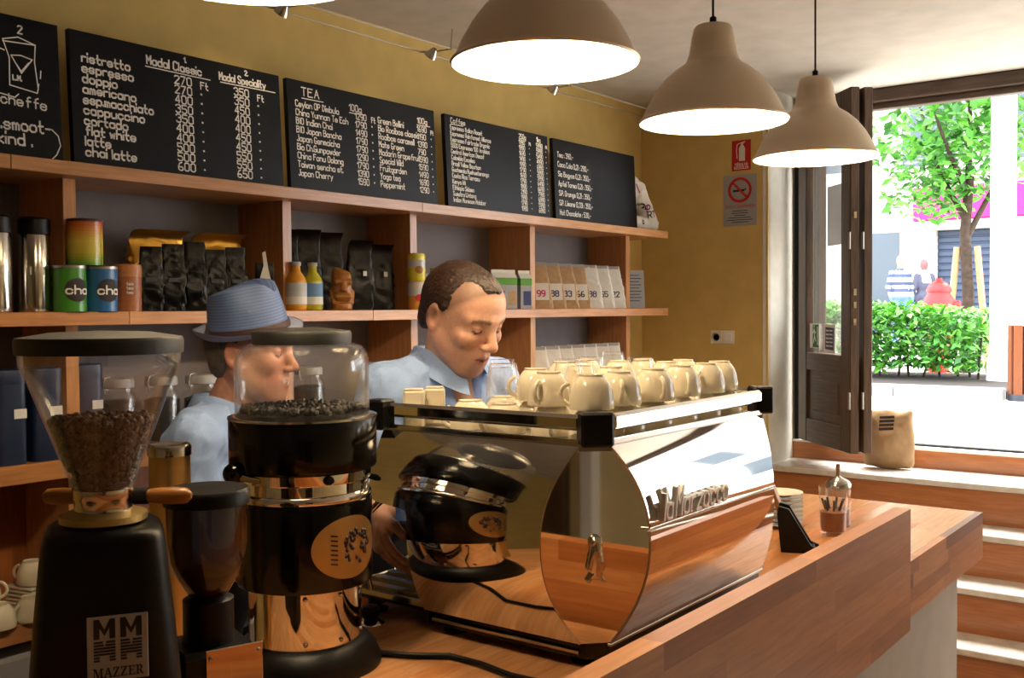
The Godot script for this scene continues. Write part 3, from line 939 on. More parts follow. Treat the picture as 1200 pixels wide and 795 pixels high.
func build_lamps() -> void:
	var spots := [[0.985, "grey metal pendant lamp at the top edge, only its rim in view"], [1.728, "large grey metal pendant lamp above the espresso machine"], [2.472, "middle grey metal pendant lamp on a black cord"], [3.165, "grey metal pendant lamp nearest the street door"]]
	for k in 4:
		var o := thing("pendant_lamp", spots[k][1], "lamp", Vector3(spots[k][0], [2.055, 2.05, 2.034, 2.018][k], -1.225 + 0.012 * k), 0, "pendant lamps over the bar")
		var pr := shade_profile()
		part(o, "shade", MB.new().lathe(pr, 64), M.lamp_metal)
		var ins := []
		for p in pr: ins.append(Vector2(maxf(p.x - 0.0035, 0), p.y - (0.002 if p.y > 0.24 else 0.0)))
		ins.reverse()
		ins[-1] = Vector2(0.190, 0.0)
		part(o, "lining", MB.new().lathe(ins, 48), M.lamp_inside, "white inside of the shade")
		part(o, "cord_grip", MB.new().lathe([Vector2(0.009, 0.25), Vector2(0.009, 0.272), Vector2(0.004, 0.276)], 12), M.black_plastic)
		part(o, "cord", MB.new().tube([Vector3(0, 0.27, 0), Vector3(0, CEIL - o.position.y, 0)], 0.0032, 8), M.black_plastic)
		part(o, "ceiling_cap", MB.new().lathe([Vector2(0.05, CEIL - o.position.y - 0.03), Vector2(0.05, CEIL - o.position.y), Vector2(0, CEIL - o.position.y)], 24), M.lamp_metal)
		part(o, "bulb", MB.new().ball(Vector3(0, 0.075, 0), Vector3(0.042, 0.055, 0.042)), M.bulb_glow)
		var l := OmniLight3D.new()
		l.name = "bulb_light"
		l.position = Vector3(0, 0.07, 0)
		l.light_color = LAMP_COLOR
		l.light_energy = LAMP_ENERGY
		l.light_size = 0.04
		l.omni_range = 12.0
		l.omni_attenuation = 2.0
		l.shadow_enabled = true
		o.add_child(l)
	# low voltage wires with small halogen spots
	for w in 2:
		single("lighting_wire", MB.new().tube([Vector3(-2.9, 2.5, [-2.44, -2.55][w]), Vector3(4.94, 2.5, [-2.44, -2.55][w])], 0.0022, 6), M.dull_steel, ["thin lighting wire along the wall, the one nearer the room", "thin lighting wire along the wall, the one nearer the shelf"][w], "wire", Vector3.ZERO, 0, "lighting wires")
	var hs := [[-0.2, ""], [1.05, ""], [2.16, "small halogen spot on the wires beside the cut off lamp"], [2.86, "small halogen spot on the wires left of the large pendant lamp"], [3.64, "small halogen spot hanging below the large pendant lamp rim"], [4.35, ""]]
	for h in hs:
		if h[1] == "" : continue
		var o := thing("halogen_spot", h[1], "spotlight", Vector3(h[0], 2.5, -2.495), 0, "halogen spots")
		part(o, "bar", MB.new().tube([Vector3(0.02, 0, 0.06), Vector3(0, -0.004, 0), Vector3(-0.02, 0, -0.06)], 0.003, 8), M.steel)
		part(o, "arm", MB.new().tube([Vector3(0.02, 0.0, 0.055), Vector3(0.03, 0.075, 0.055)], 0.0024, 6), M.steel)
		var tilt := Transform3D(Basis(Vector3(1, 0, 0), 0.75), Vector3(-0.005, -0.008, -0.01))
		part(o, "reflector", MB.new().lathe([Vector2(0.008, 0.018), Vector2(0.012, 0.012), Vector2(0.022, -0.012), Vector2(0.024, -0.018), Vector2(0.022, -0.018), Vector2(0.010, 0.010), Vector2(0.0, 0.012)], 20, tilt), M.steel)
		part(o, "bulb", MB.new().ball(tilt * Vector3(0, -0.004, 0), Vector3(0.007, 0.009, 0.007), tilt.basis, 10, 6), M.bulb_glow)
		var l := SpotLight3D.new()
		l.name = "spot_light"
		l.position = tilt * Vector3(0, -0.021, 0)
		l.rotation = Vector3(-1.05, 0, 0)
		l.light_color = LAMP_COLOR
		l.light_energy = SPOT_ENERGY
		l.spot_angle = 55.0
		l.spot_angle_attenuation = 0.8
		l.spot_range = 8.0
		l.spot_attenuation = 2.0
		l.light_size = 0.015
		l.shadow_enabled = true
		o.add_child(l)

# ------------------------------------------------------------------ espresso machine
const MO := Vector3(1.85, 0.92, -1.2)
func ml(x: float, y: float, z: float) -> Vector3:
	return Vector3(x, y, z) - MO

func build_machine() -> void:
	var o := thing("espresso_machine", "polished chrome two group espresso machine with bulging sides on the bar", "espresso machine", MO)
	var y0 := 0.966
	var y1 := 1.312
	var bulge := func(t: float) -> float: return 0.050 * (1.0 - pow(absf(2.0 * t - 1.0), 2.2))
	var left := []
	var back := []
	var right := []
	var lens := []
	var lens2 := []
	var nr := 36
	for r in nr + 1:
		var t := float(r) / nr
		var y := lerpf(y0, y1, t)
		var b: float = bulge.call(t)
		var xl := 1.488 - b
		var zb := -0.937 + b
		var xr := 2.210 + b
		var ze := lerpf(-1.34, -1.445, smoothstep(1.166, 1.182, y))
		var a := PackedVector3Array()
		var d := PackedVector3Array()
		var e := PackedVector3Array()
		var zn := -2.465 + xl
		for q in 13: a.append(ml(xl, y, lerpf(zn, ze, q / 12.0)))
		var xa := zb + 2.465
		var xb := 1.233 - zb
		for q in 17: d.append(ml(lerpf(xa, xb, q / 16.0), y, zb))
		for q in 9: e.append(ml(xr, y, lerpf(1.233 - xr, -1.43, q / 8.0)))
		left.append(a); back.append(d); right.append(e)
		lens.append(PackedVector3Array([ml(xl + 0.003, y, zn + 0.003 - 0.006), ml((xl + xa) / 2 + 0.003, y, (zn + zb) / 2 - 0.003), ml(xa - 0.003 + 0.006, y, zb - 0.003)]))
		lens2.append(PackedVector3Array([ml(xb - 0.003, y, zb - 0.003), ml(xr - 0.003, y, 1.233 - xr - 0.003)]))
	part(o, "side_panel", MB.new().grid(left, false, true), M.chrome, "mirror polished end panel")
	part(o, "back_panel", MB.new().grid(back), M.chrome, "mirror polished panel towards the guests")
	part(o, "side_panel", MB.new().grid(right), M.chrome)
	var lp := part(o, "corner_plate", MB.new().grid(lens), M.chrome, "lens shaped chrome corner plate")
	part(o, "corner_plate", MB.new().grid(lens2), M.chrome)
	# bright rims along the lens plates
	for which in 2:
		for side in 2:
			var pts := []
			for r in nr + 1:
				var row: PackedVector3Array = (lens if which == 0 else lens2)[r]
				pts.append(row[0] if side == 0 else row[-1])
			part(lp if which == 0 else o, "rim", MB.new().tube(pts, 0.0028, 8), M.steel)
	# cast emblem on the near plate
	var em := SDF.new()
	em.cap(Vector3(0, -0.03, 0), Vector3(0, 0.012, 0), 0.009, 0.011, 0.008)
	em.ell(Vector3(0, 0.026, 0.001), Vector3(0.012, 0.013, 0.008), 0.006)
	em.cap(Vector3(-0.007, 0.005, 0.003), Vector3(-0.013, -0.02, 0.003), 0.005, 0.004, 0.004)
	em.cap(Vector3(0.007, 0.005, 0.003), Vector3(0.011, -0.018, 0.004), 0.005, 0.004, 0.004)
	em.cap(Vector3(-0.006, -0.03, 0), Vector3(-0.014, -0.04, 0.001), 0.005, 0.004, 0.004)
	em.cap(Vector3(0.006, -0.03, 0), Vector3(0.013, -0.04, 0.001), 0.005, 0.004, 0.004)
	em.ell(Vector3(0.004, -0.008, 0.006), Vector3(0.006, 0.009, 0.004), 0.004)
	em.ell(Vector3(-0.003, 0.03, 0.007), Vector3(0.003, 0.003, 0.003), 0.003)
	var emb := MB.new()
	em.net(emb, Vector3(-0.024, -0.05, -0.012), Vector3(0.024, 0.045, 0.018), 0.0022)
	var eo := part(lp, "emblem", emb, M.steel, "cast figure emblem")
	eo.position = ml(1.508 - 0.002, 1.118, -0.957 + 0.002)
	eo.rotation.y = -PI / 4
	# raised lettering on the back panel
	var lt := MB.new()
	var px := 0.0
	for ch in "la Marzocco":
		if ch == " ":
			px += 1.0
			continue
		var wide := 0.0
		var cap_k := 1.15 if ch == "M" else 1.0
		for pl in String(GLYPH[ch]).split(" ", false):
			var pts := []
			for k in range(0, pl.length(), 2):
				var gx := float(pl[k].to_int()) * cap_k
				var gy := (float(pl[k + 1].to_int()) - 2.0) * cap_k
				wide = maxf(wide, gx)
				pts.append(Vector3((px + gx + gy * 0.22) * 0.0048, gy * 0.0064, 0))
			for k in pts.size() - 1:
				var d: Vector3 = pts[k + 1] - pts[k]
				var lay := 0.0001 * float((lt.v.size() / 24) % 5)
				lt.box((pts[k] + pts[k + 1]) / 2 + Vector3(0, 0, lay), Vector3(d.length() + 0.0046, 0.0062, 0.011), 0.0012, Basis(Vector3(0, 0, 1), atan2(d.y, d.x)))
		px += wide + 1.7
	var wmax := 0.0
	for p in lt.v: wmax = maxf(wmax, p.x)
	var lo := part(o, "lettering", lt, M.letter_metal, "raised chrome script lettering")
	lo.position = ml(1.605, 1.176, -0.8795)
	lo.scale = Vector3(0.262 / wmax, 1.0, 1.0)
	part(o, "trim_line", MB.new().box(ml(1.84, 1.163, -0.886), Vector3(0.56, 0.004, 0.004), 0.001), M.steel)
	# top tray and guard rail
	var tp := MB.new()
	var pl := PackedVector2Array()
	for p in [[1.488, -0.977], [1.528, -0.937], [2.17, -0.937], [2.21, -0.977], [2.21, -1.445], [1.488, -1.445]]: pl.append(Vector2(p[0] - MO.x, p[1] - MO.z))
	tp.extrude(pl, 0.012, Transform3D(Basis(Vector3(1, 0, 0), Vector3(0, 0, 1), Vector3(0, -1, 0)), Vector3(0, 1.309 - MO.y, 0)))
	part(o, "cup_tray", tp, M.dull_steel)
	part(o, "tray_lip", MB.new().box(ml(1.492, 1.318, -1.21), Vector3(0.006, 0.012, 0.47), 0.002).box(ml(1.85, 1.318, -0.941), Vector3(0.63, 0.012, 0.006), 0.002), M.steel)
	part(o, "guard_rail", MB.new().box(ml(1.492, 1.353, -1.205), Vector3(0.016, 0.028, 0.46), 0.006), M.chrome)
	part(o, "guard_rail", MB.new().box(ml(1.85, 1.353, -0.941), Vector3(0.63, 0.030, 0.016), 0.006), M.chrome)
	part(o, "guard_rail", MB.new().box(ml(2.206, 1.353, -1.205), Vector3(0.016, 0.028, 0.46), 0.006), M.chrome)
	for b in [[1.505, -0.955, -PI / 4, 0.058], [1.484, -1.452, 0.1, 0.045], [2.197, -0.952, PI / 4, 0.05], [2.21, -1.45, 0.0, 0.045]]:
		part(o, "corner_block", MB.new().box(ml(b[0], 1.343, b[1]), Vector3(b[3], 0.060, 0.046), 0.004, Basis(Vector3.UP, b[2])), M.black_plastic)
	# body behind the panels, hood over the groups
	part(o, "body", MB.new().box(ml(1.85, 1.125, -1.155), Vector3(0.66, 0.34, 0.36), 0.01).box(ml(1.85, 1.245, -1.40), Vector3(0.70, 0.12, 0.085), 0.01), M.black_plastic)
	part(o, "front_hood", MB.new().box(ml(1.85, 1.245, -1.446), Vector3(0.715, 0.132, 0.01), 0.004), M.steel)
	var base := MB.new()
	var bp := PackedVector2Array()
	for p in [[1.50, -0.975], [1.53, -0.945], [2.17, -0.945], [2.20, -0.975], [2.20, -1.34], [1.50, -1.34]]: bp.append(Vector2(p[0] - MO.x, p[1] - MO.z))
	base.extrude(bp, 0.03, Transform3D(Basis(Vector3(1, 0, 0), Vector3(0, 0, 1), Vector3(0, -1, 0)), Vector3(0, 0.952 - MO.y, 0)))
	part(o, "base_frame", base, M.black_gloss)
	part(o, "base_strip", MB.new().box(ml(1.496, 0.949, -1.155), Vector3(0.008, 0.006, 0.34), 0.001).box(ml(1.85, 0.962, -0.941), Vector3(0.65, 0.006, 0.008), 0.001), M.steel)
	# drip tray with slots, towards the barista
	var dt := part(o, "drip_tray", MB.new().box(ml(1.85, 0.966, -1.46), Vector3(0.69, 0.022, 0.23), 0.004), M.black_gloss)
	part(dt, "tray_edge", MB.new().box(ml(1.503, 0.971, -1.46), Vector3(0.006, 0.014, 0.236), 0.002).box(ml(1.85, 0.971, -1.577), Vector3(0.69, 0.014, 0.006), 0.002), M.steel)
	for k in 14:
		part(dt, "slat", MB.new().box(ml(1.53 + k * 0.0128 * 3.8, 0.979, -1.46), Vector3(0.022, 0.006, 0.21), 0.001), M.steel)
	for f in [[1.54, -1.0], [2.16, -1.0], [1.54, -1.30], [2.16, -1.30], [1.545, -1.53], [2.16, -1.53]]:
		part(o, "foot", MB.new().lathe([Vector2(0.026, 0.0), Vector2(0.028, 0.004), Vector2(0.016, 0.009), Vector2(0.014, 0.04)], 16, Transform3D(Basis(), ml(f[0], 0.92, f[1]))), M.black_plastic)
	# two groups with portafilters
	for gx in [1.68, 2.02]:
		var g := part(o, "group_head", MB.new().lathe([Vector2(0.0, 1.10), Vector2(0.036, 1.10), Vector2(0.038, 1.115), Vector2(0.034, 1.13), Vector2(0.034, 1.18), Vector2(0, 1.18)], 24, Transform3D(Basis(), ml(gx, 0, -1.42))), M.chrome)
		var ph := MB.new().lathe([Vector2(0, 1.06), Vector2(0.03, 1.062), Vector2(0.034, 1.075), Vector2(0.034, 1.10)], 24, Transform3D(Basis(), ml(gx, 0, -1.42)))
		part(g, "portafilter", ph, M.chrome)
		part(g, "handle", MB.new().tube([ml(gx, 1.08, -1.45), ml(gx, 1.075, -1.50), ml(gx, 1.065, -1.58)], [0.009, 0.013, 0.015], 10), M.black_plastic)
	# steam wand and lever at the near end
	part(o, "steam_wand", MB.new().tube([ml(1.50, 1.17, -1.46), ml(1.475, 1.135, -1.485), ml(1.468, 1.08, -1.492), ml(1.478, 0.985, -1.475)], [0.008, 0.006, 0.0055, 0.005], 10), M.steel)
	part(o, "steam_lever", MB.new().tube([ml(1.49, 1.205, -1.35), ml(1.46, 1.213, -1.39), ml(1.45, 1.222, -1.43), ml(1.445, 1.226, -1.455)], [0.006, 0.006, 0.007, 0.005], 10), M.black_plastic)
	# grips of the far end
	part(o, "steam_knob", MB.new().box(ml(2.30, 1.245, -1.06), Vector3(0.07, 0.045, 0.05), 0.012, Basis(Vector3(0, 0, 1), 0.5)), M.rubber_grey)
	part(o, "steam_knob", MB.new().box(ml(2.29, 1.14, -1.04), Vector3(0.05, 0.055, 0.05), 0.014, Basis(Vector3(0, 0, 1), -0.3)), M.rubber_grey)
	part(o, "knob_stem", MB.new().tube([ml(2.20, 1.23, -1.06), ml(2.30, 1.245, -1.06)], 0.008, 8).tube([ml(2.20, 1.14, -1.04), ml(2.29, 1.14, -1.04)], 0.008, 8), M.steel)

# ------------------------------------------------------------------ grinders
func bean_bed(ctr: Vector3, rad: float, count: int, cone := Vector3.ZERO) -> ArrayMesh:
	var one := MB.new().ball(Vector3.ZERO, Vector3(0.0062, 0.0034, 0.0045), Basis(), 7, 4)
	var mb := MB.new()
	for k in count + (700 if cone != Vector3.ZERO else 0):
		var a := rng.randf() * TAU
		var r := sqrt(rng.randf()) * rad
		var bs := Basis.from_euler(Vector3(rng.randf() * TAU, rng.randf() * TAU, rng.randf() * TAU))
		var at := ctr + Vector3(cos(a) * r, rng.randf_range(-0.002, 0.004), sin(a) * r)
		if k >= count: # against the sloping glass; cone: radius and height below, radius above
			var t := sqrt(rng.randf())
			var rr := lerpf(cone.x, cone.z, t) - 0.0035
			at = Vector3(cos(a) * rr, lerpf(cone.y, ctr.y, t), sin(a) * rr)
		var base := mb.v.size()
		for i in one.v.size(): mb.vert(at + bs * one.v[i], bs * one.n[i])
		for i in one.ix: mb.ix.append(base + i)
	return mb.mesh()

func superring(y: float, hx: float, hz: float, e: float, seg := 40) -> PackedVector3Array:
	var row := PackedVector3Array()
	for q in seg:
		var a := TAU * q / seg
		var c := cos(a)
		var s := sin(a)
		row.append(Vector3(signf(c) * pow(absf(c), 2.0 / e) * hx, y, signf(s) * pow(absf(s), 2.0 / e) * hz))
	return row

func build_grinders() -> void:
	# tall black grinder with a funnel hopper, far left
	var o := thing("coffee_grinder", "black coffee grinder with a clear funnel hopper, at the left edge", "coffee grinder", Vector3(0.714, 0.92, -1.179), deg_to_rad(-32))
	var rows := []
	for r in [[0.0, 0.091], [0.02, 0.092], [0.10, 0.0905], [0.18, 0.0875], [0.26, 0.0805], [0.33, 0.0735], [0.352, 0.071], [0.362, 0.067], [0.368, 0.058], [0.369, 0.0]]:
		rows.append(superring(r[0], r[1], r[1] * 0.98, 5.0))
	part(o, "housing", MB.new().grid(rows, true, true), M.black_plastic)
	part(o, "collar_ring", MB.new().lathe([Vector2(0.045, 0.369), Vector2(0.052, 0.372), Vector2(0.052, 0.380), Vector2(0.040, 0.384), Vector2(0.030, 0.385)], 48), M.brass)
	part(o, "collar", MB.new().lathe([Vector2(0.0345, 0.384), Vector2(0.0345, 0.398), Vector2(0.036, 0.40), Vector2(0.036, 0.412), Vector2(0.033, 0.414)], 40), M.steel)
	for s in [-1.0, 1.0]:
		var hb := Basis(Vector3.UP, deg_to_rad(32.0 - 53.0))
		var dir := hb * Vector3(1, 0, 0)
		var ctr := Vector3(0, 0.393, 0) + hb * Vector3(0, 0, -0.045)
		part(o, "handle", MB.new().tube([ctr + dir * s * 0.036, ctr + dir * s * 0.045, ctr + dir * s * 0.07, ctr + dir * s * 0.09, ctr + dir * s * 0.096], [0.007, 0.0095, 0.0115, 0.010, 0.004], 12), M.handle_wood, "turned wooden handle")
		part(o, "ferrule", MB.new().tube([ctr + dir * s * 0.012, ctr + dir * s * 0.04], 0.011, 10), M.black_plastic)
	var hp := [Vector2(0.033, 0.395), Vector2(0.034, 0.408), Vector2(0.060, 0.478), Vector2(0.086, 0.548), Vector2(0.0915, 0.558), Vector2(0.0945, 0.568), Vector2(0.0955, 0.584)]
	var hin := []
	for p in hp: hin.append(p + Vector2(-0.002, 0.0))
	hin.reverse()
	part(o, "hopper", MB.new().lathe(hp + hin, 64), M.glass, "clear conical bean hopper")
	part(o, "beans", MB.new().lathe([Vector2(0, 0.392), Vector2(0.030, 0.396), Vector2(0.028, 0.408), Vector2(0.0535, 0.478), Vector2(0.058, 0.492), Vector2(0.03, 0.499), Vector2(0, 0.500)], 40), M.beans)
	var bb := part(o, "bean_layer", bean_bed(Vector3(0, 0.497, 0), 0.060, 220, Vector3(0.0305, 0.402, 0.0615)), M.beans)
	bb.set_meta("kind", "stuff")
	part(o, "lid", MB.new().lathe([Vector2(0.092, 0.580), Vector2(0.0985, 0.580), Vector2(0.0990, 0.596), Vector2(0.097, 0.600), Vector2(0.06, 0.606), Vector2(0, 0.608)], 64), M.black_lid)
	# badge with the four letter emblem
	var face := Transform3D(Basis(Vector3(1, 0, 0), -0.095), Vector3(0.014, 0.234, 0.0825))
	var bd := part(o, "badge", MB.new().box(Vector3.ZERO, Vector3(0.068, 0.076, 0.002), 0.0008), M.plate_grey, "square metal maker's badge")
	bd.transform = face
	var fd := MB.new()
	for k in 4:
		var cx := -0.0145 + 0.0295 * (k % 2)
		var cy := 0.023 if k < 2 else -0.003
		var w := 0.012
		var h := 0.0115
		if k < 2:
			# solid M
			var poly := PackedVector2Array([Vector2(-w, -h), Vector2(-w * 0.45, -h), Vector2(-w * 0.45, h * 0.1), Vector2(0, -h * 0.7), Vector2(w * 0.45, h * 0.1), Vector2(w * 0.45, -h), Vector2(w, -h), Vector2(w, h), Vector2(w * 0.5, h), Vector2(0, -h * 0.1), Vector2(-w * 0.5, h), Vector2(-w, h)])
			fd.extrude(poly, 0.0008, Transform3D(Basis(), Vector3(cx, cy, 0.0014)))
		else:
			# M cut into bars
			for b in 7:
				var yy := cy - h + b * h * 2 / 6.5 + 0.001
				var f := float(b) / 6.0
				fd.box(Vector3(cx - w * 0.72, yy, 0.0014), Vector3(w * 0.55, 0.0022, 0.0008))
				fd.box(Vector3(cx + w * 0.72, yy, 0.0014), Vector3(w * 0.55, 0.0022, 0.0008))
				if b > 1: fd.box(Vector3(cx - w * 0.45 * f, yy, 0.0014), Vector3(w * 0.6, 0.0022, 0.0008)).box(Vector3(cx + w * 0.45 * f, yy, 0.0014), Vector3(w * 0.6, 0.0022, 0.0008))
	part(bd, "emblem", fd, M.black_matte)
	var mz := text_mesh("MAZZER", 0.0105, 0.0012, "Droid Serif", 700)
	var mo := part(bd, "lettering", mz, M.black_matte)
	mo.position = Vector3(0, -0.0285, 0.0014)
	mo.scale.x = 0.056 / maxf(mz.get_aabb().size.x, 0.001)
	# large grinder with a cylinder hopper
	o = thing("coffee_grinder", "large round black and chrome grinder with a bell glass of beans", "coffee grinder", Vector3(1.237, 0.92, -1.40))
	part(o, "base", MB.new().lathe([Vector2(0, 0), Vector2(0.134, 0.0), Vector2(0.135, 0.008), Vector2(0.126, 0.03), Vector2(0.114, 0.045), Vector2(0.104, 0.051), Vector2(0.095, 0.052)], 64), M.black_plastic)
	var lc := part(o, "lower_drum", MB.new().lathe([Vector2(0.087, 0.120), Vector2(0.087, 0.214)], 64), M.chrome, "polished lower drum")
	for a in [0.35, 1.0, 1.65, 2.3]:
		for yy in [0.135, 0.203]:
			part(lc, "screw", MB.new().ball(Vector3(cos(a) * 0.087, yy, sin(a) * 0.087), Vector3.ONE * 0.004, Basis(), 8, 6), M.steel)
	part(o, "drum", MB.new().lathe([Vector2(0.086, 0.212), Vector2(0.104, 0.214), Vector2(0.1055, 0.22), Vector2(0.1055, 0.338), Vector2(0.102, 0.345)], 64), M.black_gloss)
	var cr := part(o, "adjusting_ring", MB.new().lathe([Vector2(0.100, 0.343), Vector2(0.1045, 0.345), Vector2(0.1055, 0.349), Vector2(0.1045, 0.353), Vector2(0.100, 0.357), Vector2(0.100, 0.372), Vector2(0.104, 0.374), Vector2(0.105, 0.388), Vector2(0.102, 0.391)], 64), M.chrome)
	part(o, "hopper_seat", MB.new().lathe([Vector2(0.100, 0.390), Vector2(0.112, 0.391), Vector2(0.1135, 0.395), Vector2(0.1135, 0.466), Vector2(0.111, 0.469), Vector2(0.100, 0.469)], 64), M.black_gloss)
	part(o, "seat_rim", MB.new().lathe([Vector2(0.112, 0.466), Vector2(0.1145, 0.467), Vector2(0.1145, 0.470), Vector2(0.112, 0.471), Vector2(0.103, 0.471)], 64), M.steel)
	var fw := Vector3(-0.663, 0, 0.749)
	var rt := Vector3(0.749, 0, 0.663)
	part(cr, "lever", MB.new().tube([Vector3(0, 0.382, 0) - rt * 0.06 + fw * 0.08, Vector3(0, 0.386, 0) - rt * 0.10 + fw * 0.055], 0.006, 10), M.steel)
	part(cr, "knob", MB.new().ball(Vector3(0, 0.39, 0) - rt * 0.102 + fw * 0.055, Vector3.ONE * 0.0165), M.black_gloss, "black ball knob")
	part(cr, "screw", MB.new().ball(Vector3(0, 0.381, 0) + rt * 0.036 + fw * 0.0985, Vector3(0.009, 0.007, 0.009), Basis(), 10, 6), M.black_plastic)
	var gl := [Vector2(0.103, 0.468), Vector2(0.1035, 0.54), Vector2(0.1025, 0.556), Vector2(0.098, 0.570), Vector2(0.090, 0.578), Vector2(0.080, 0.581), Vector2(0.070, 0.582)]
	var gi := []
	for p in gl: gi.append(Vector2(p.x - 0.0025, p.y - (0.0025 if p.y > 0.56 else 0.0)))
	gi.reverse()
	part(o, "bell_glass", MB.new().lathe(gl + gi, 64), M.glass)
	part(o, "lid", MB.new().lathe([Vector2(0.068, 0.580), Vector2(0.0755, 0.581), Vector2(0.0765, 0.597), Vector2(0.074, 0.601), Vector2(0.03, 0.606), Vector2(0, 0.606)], 48), M.black_lid)
	part(o, "beans", MB.new().lathe([Vector2(0.099, 0.40), Vector2(0.099, 0.476), Vector2(0.05, 0.479), Vector2(0, 0.480)], 40), M.beans)
	bb = part(o, "bean_layer", bean_bed(Vector3(0, 0.480, 0), 0.094, 620), M.beans)
	bb.set_meta("kind", "stuff")
	# oval badge bent round the drum, facing the guests
	var rows2 := []
	for r in 9:
		var row := PackedVector3Array()
		for q in 40:
			var a := TAU * q / 40
			var s := r / 8.0
			var th := PI / 2 - cos(a) * s * 0.60 + 0.04
			row.append(Vector3(cos(th) * 0.1075, 0.278 + sin(a) * s * 0.047, sin(th) * 0.1075))
		rows2.append(row)
	var ob := part(o, "badge", MB.new().grid(rows2, true), M.brass, "oval metal badge")
	var em := MB.new()
	for k in 46:
		var a := rng.randf() * TAU
		var s := sqrt(rng.randf()) * 0.62
		var th := PI / 2 - cos(a) * s * 0.42 - 0.10
		var yy := 0.278 + sin(a) * s * 0.044
		em.ball(Vector3(cos(th) * 0.1078, yy, sin(th) * 0.1078), Vector3(0.0032, 0.0042, 0.0018), Basis(Vector3.UP, PI / 2 - th), 6, 4)
	part(ob, "relief", em, M.leather)
	var lt := MB.new()
	for k in 7:
		var th := PI / 2 + 0.27
		lt.ribbon(Vector3(cos(th) * 0.1082, 0.255 + k * 0.007, sin(th) * 0.1082), Vector3(cos(th + 0.09) * 0.1082, 0.257 + k * 0.007, sin(th + 0.09) * 0.1082), Vector3(cos(th), 0, sin(th)), 0.0025)
	part(ob, "lettering", lt, M.dark_print)
	for c in o.get_children():
		if c.name != "base":
			c.position.y = -0.0915
			c.scale = Vector3.ONE * 1.143
	# small grinder with a tinted hopper, between the two
	o = thing("coffee_grinder", "small black grinder with a brown tinted hopper between the two big ones", "coffee grinder", Vector3(0.866, 0.92, -1.177), deg_to_rad(-19))
	part(o, "housing", MB.new().box(Vector3(0, 0.09, 0), Vector3(0.108, 0.18, 0.10), 0.008), M.black_plastic)
	var fp := part(o, "front_plate", MB.new().box(Vector3(0.018, 0.125, 0.0515), Vector3(0.078, 0.115, 0.003), 0.001), M.chrome, "polished front plate")
	for s in [[-0.015, 0.172], [0.051, 0.172]]: part(fp, "screw", MB.new().ball(Vector3(s[0], s[1], 0.053), Vector3.ONE * 0.003, Basis(), 8, 5), M.dull_steel)
	part(o, "neck", MB.new().lathe([Vector2(0.034, 0.175), Vector2(0.034, 0.238), Vector2(0.026, 0.243), Vector2(0.02, 0.244)], 32), M.black_plastic)
	var ap := [Vector2(0.022, 0.240), Vector2(0.028, 0.248), Vector2(0.040, 0.268), Vector2(0.050, 0.292), Vector2(0.0535, 0.318), Vector2(0.054, 0.372)]
	var ai := []
	for p in ap: ai.append(p + Vector2(-0.002, 0))
	ai.reverse()
	part(o, "hopper", MB.new().lathe(ap + ai, 48), M.amber_glass, "brown tinted hopper")
	part(o, "beans", MB.new().lathe([Vector2(0.0, 0.243), Vector2(0.024, 0.248), Vector2(0.036, 0.268), Vector2(0.040, 0.275), Vector2(0, 0.28)], 24), M.beans)
	part(o, "lid", MB.new().lathe([Vector2(0.053, 0.368), Vector2(0.0575, 0.369), Vector2(0.058, 0.386), Vector2(0.055, 0.390), Vector2(0, 0.392)], 48), M.black_plastic)
	# tall brass canister behind
	var bc := thing("canister", "tall brass coloured canister behind the big round grinder", "canister", Vector3(1.01, 0.92, -1.47))
	part(bc, "body", MB.new().lathe([Vector2(0, 0), Vector2(0.032, 0), Vector2(0.033, 0.01), Vector2(0.033, 0.395), Vector2(0.0335, 0.398)], 40), M.brass)
	part(bc, "lid", MB.new().lathe([Vector2(0.035, 0.395), Vector2(0.0355, 0.409), Vector2(0.033, 0.413), Vector2(0.028, 0.409), Vector2(0, 0.408)], 40), M.steel)

# ------------------------------------------------------------------ cups and glasses on the machine
func cup_proto(r: float, h: float) -> Node3D:
	# stands on its rim, handle along +x
	var o := Node3D.new()
	var pr := [Vector2(r - 0.003, 0.001), Vector2(r - 0.001, 0.0), Vector2(r, 0.002), Vector2(r * 0.99, h * 0.25), Vector2(r * 0.93, h * 0.5), Vector2(r * 0.82, h * 0.72), Vector2(r * 0.66, h * 0.88), Vector2(r * 0.56, h * 0.945), Vector2(r * 0.56, h), Vector2(r * 0.50, h), Vector2(r * 0.47, h * 0.965), Vector2(0, h * 0.96)]
	part(o, "bowl", MB.new().lathe(pr, 40), M.porcelain)
	var pts := []
	for k in 11:
		var a := -1.35 + 2.7 * k / 10.0
		pts.append(Vector3(r * 0.90 + cos(a) * 0.021 - 0.002, h * 0.43 + sin(a) * 0.0195, 0))
	part(o, "handle", MB.new().tube(pts, 0.0042, 8), M.porcelain)
	return o

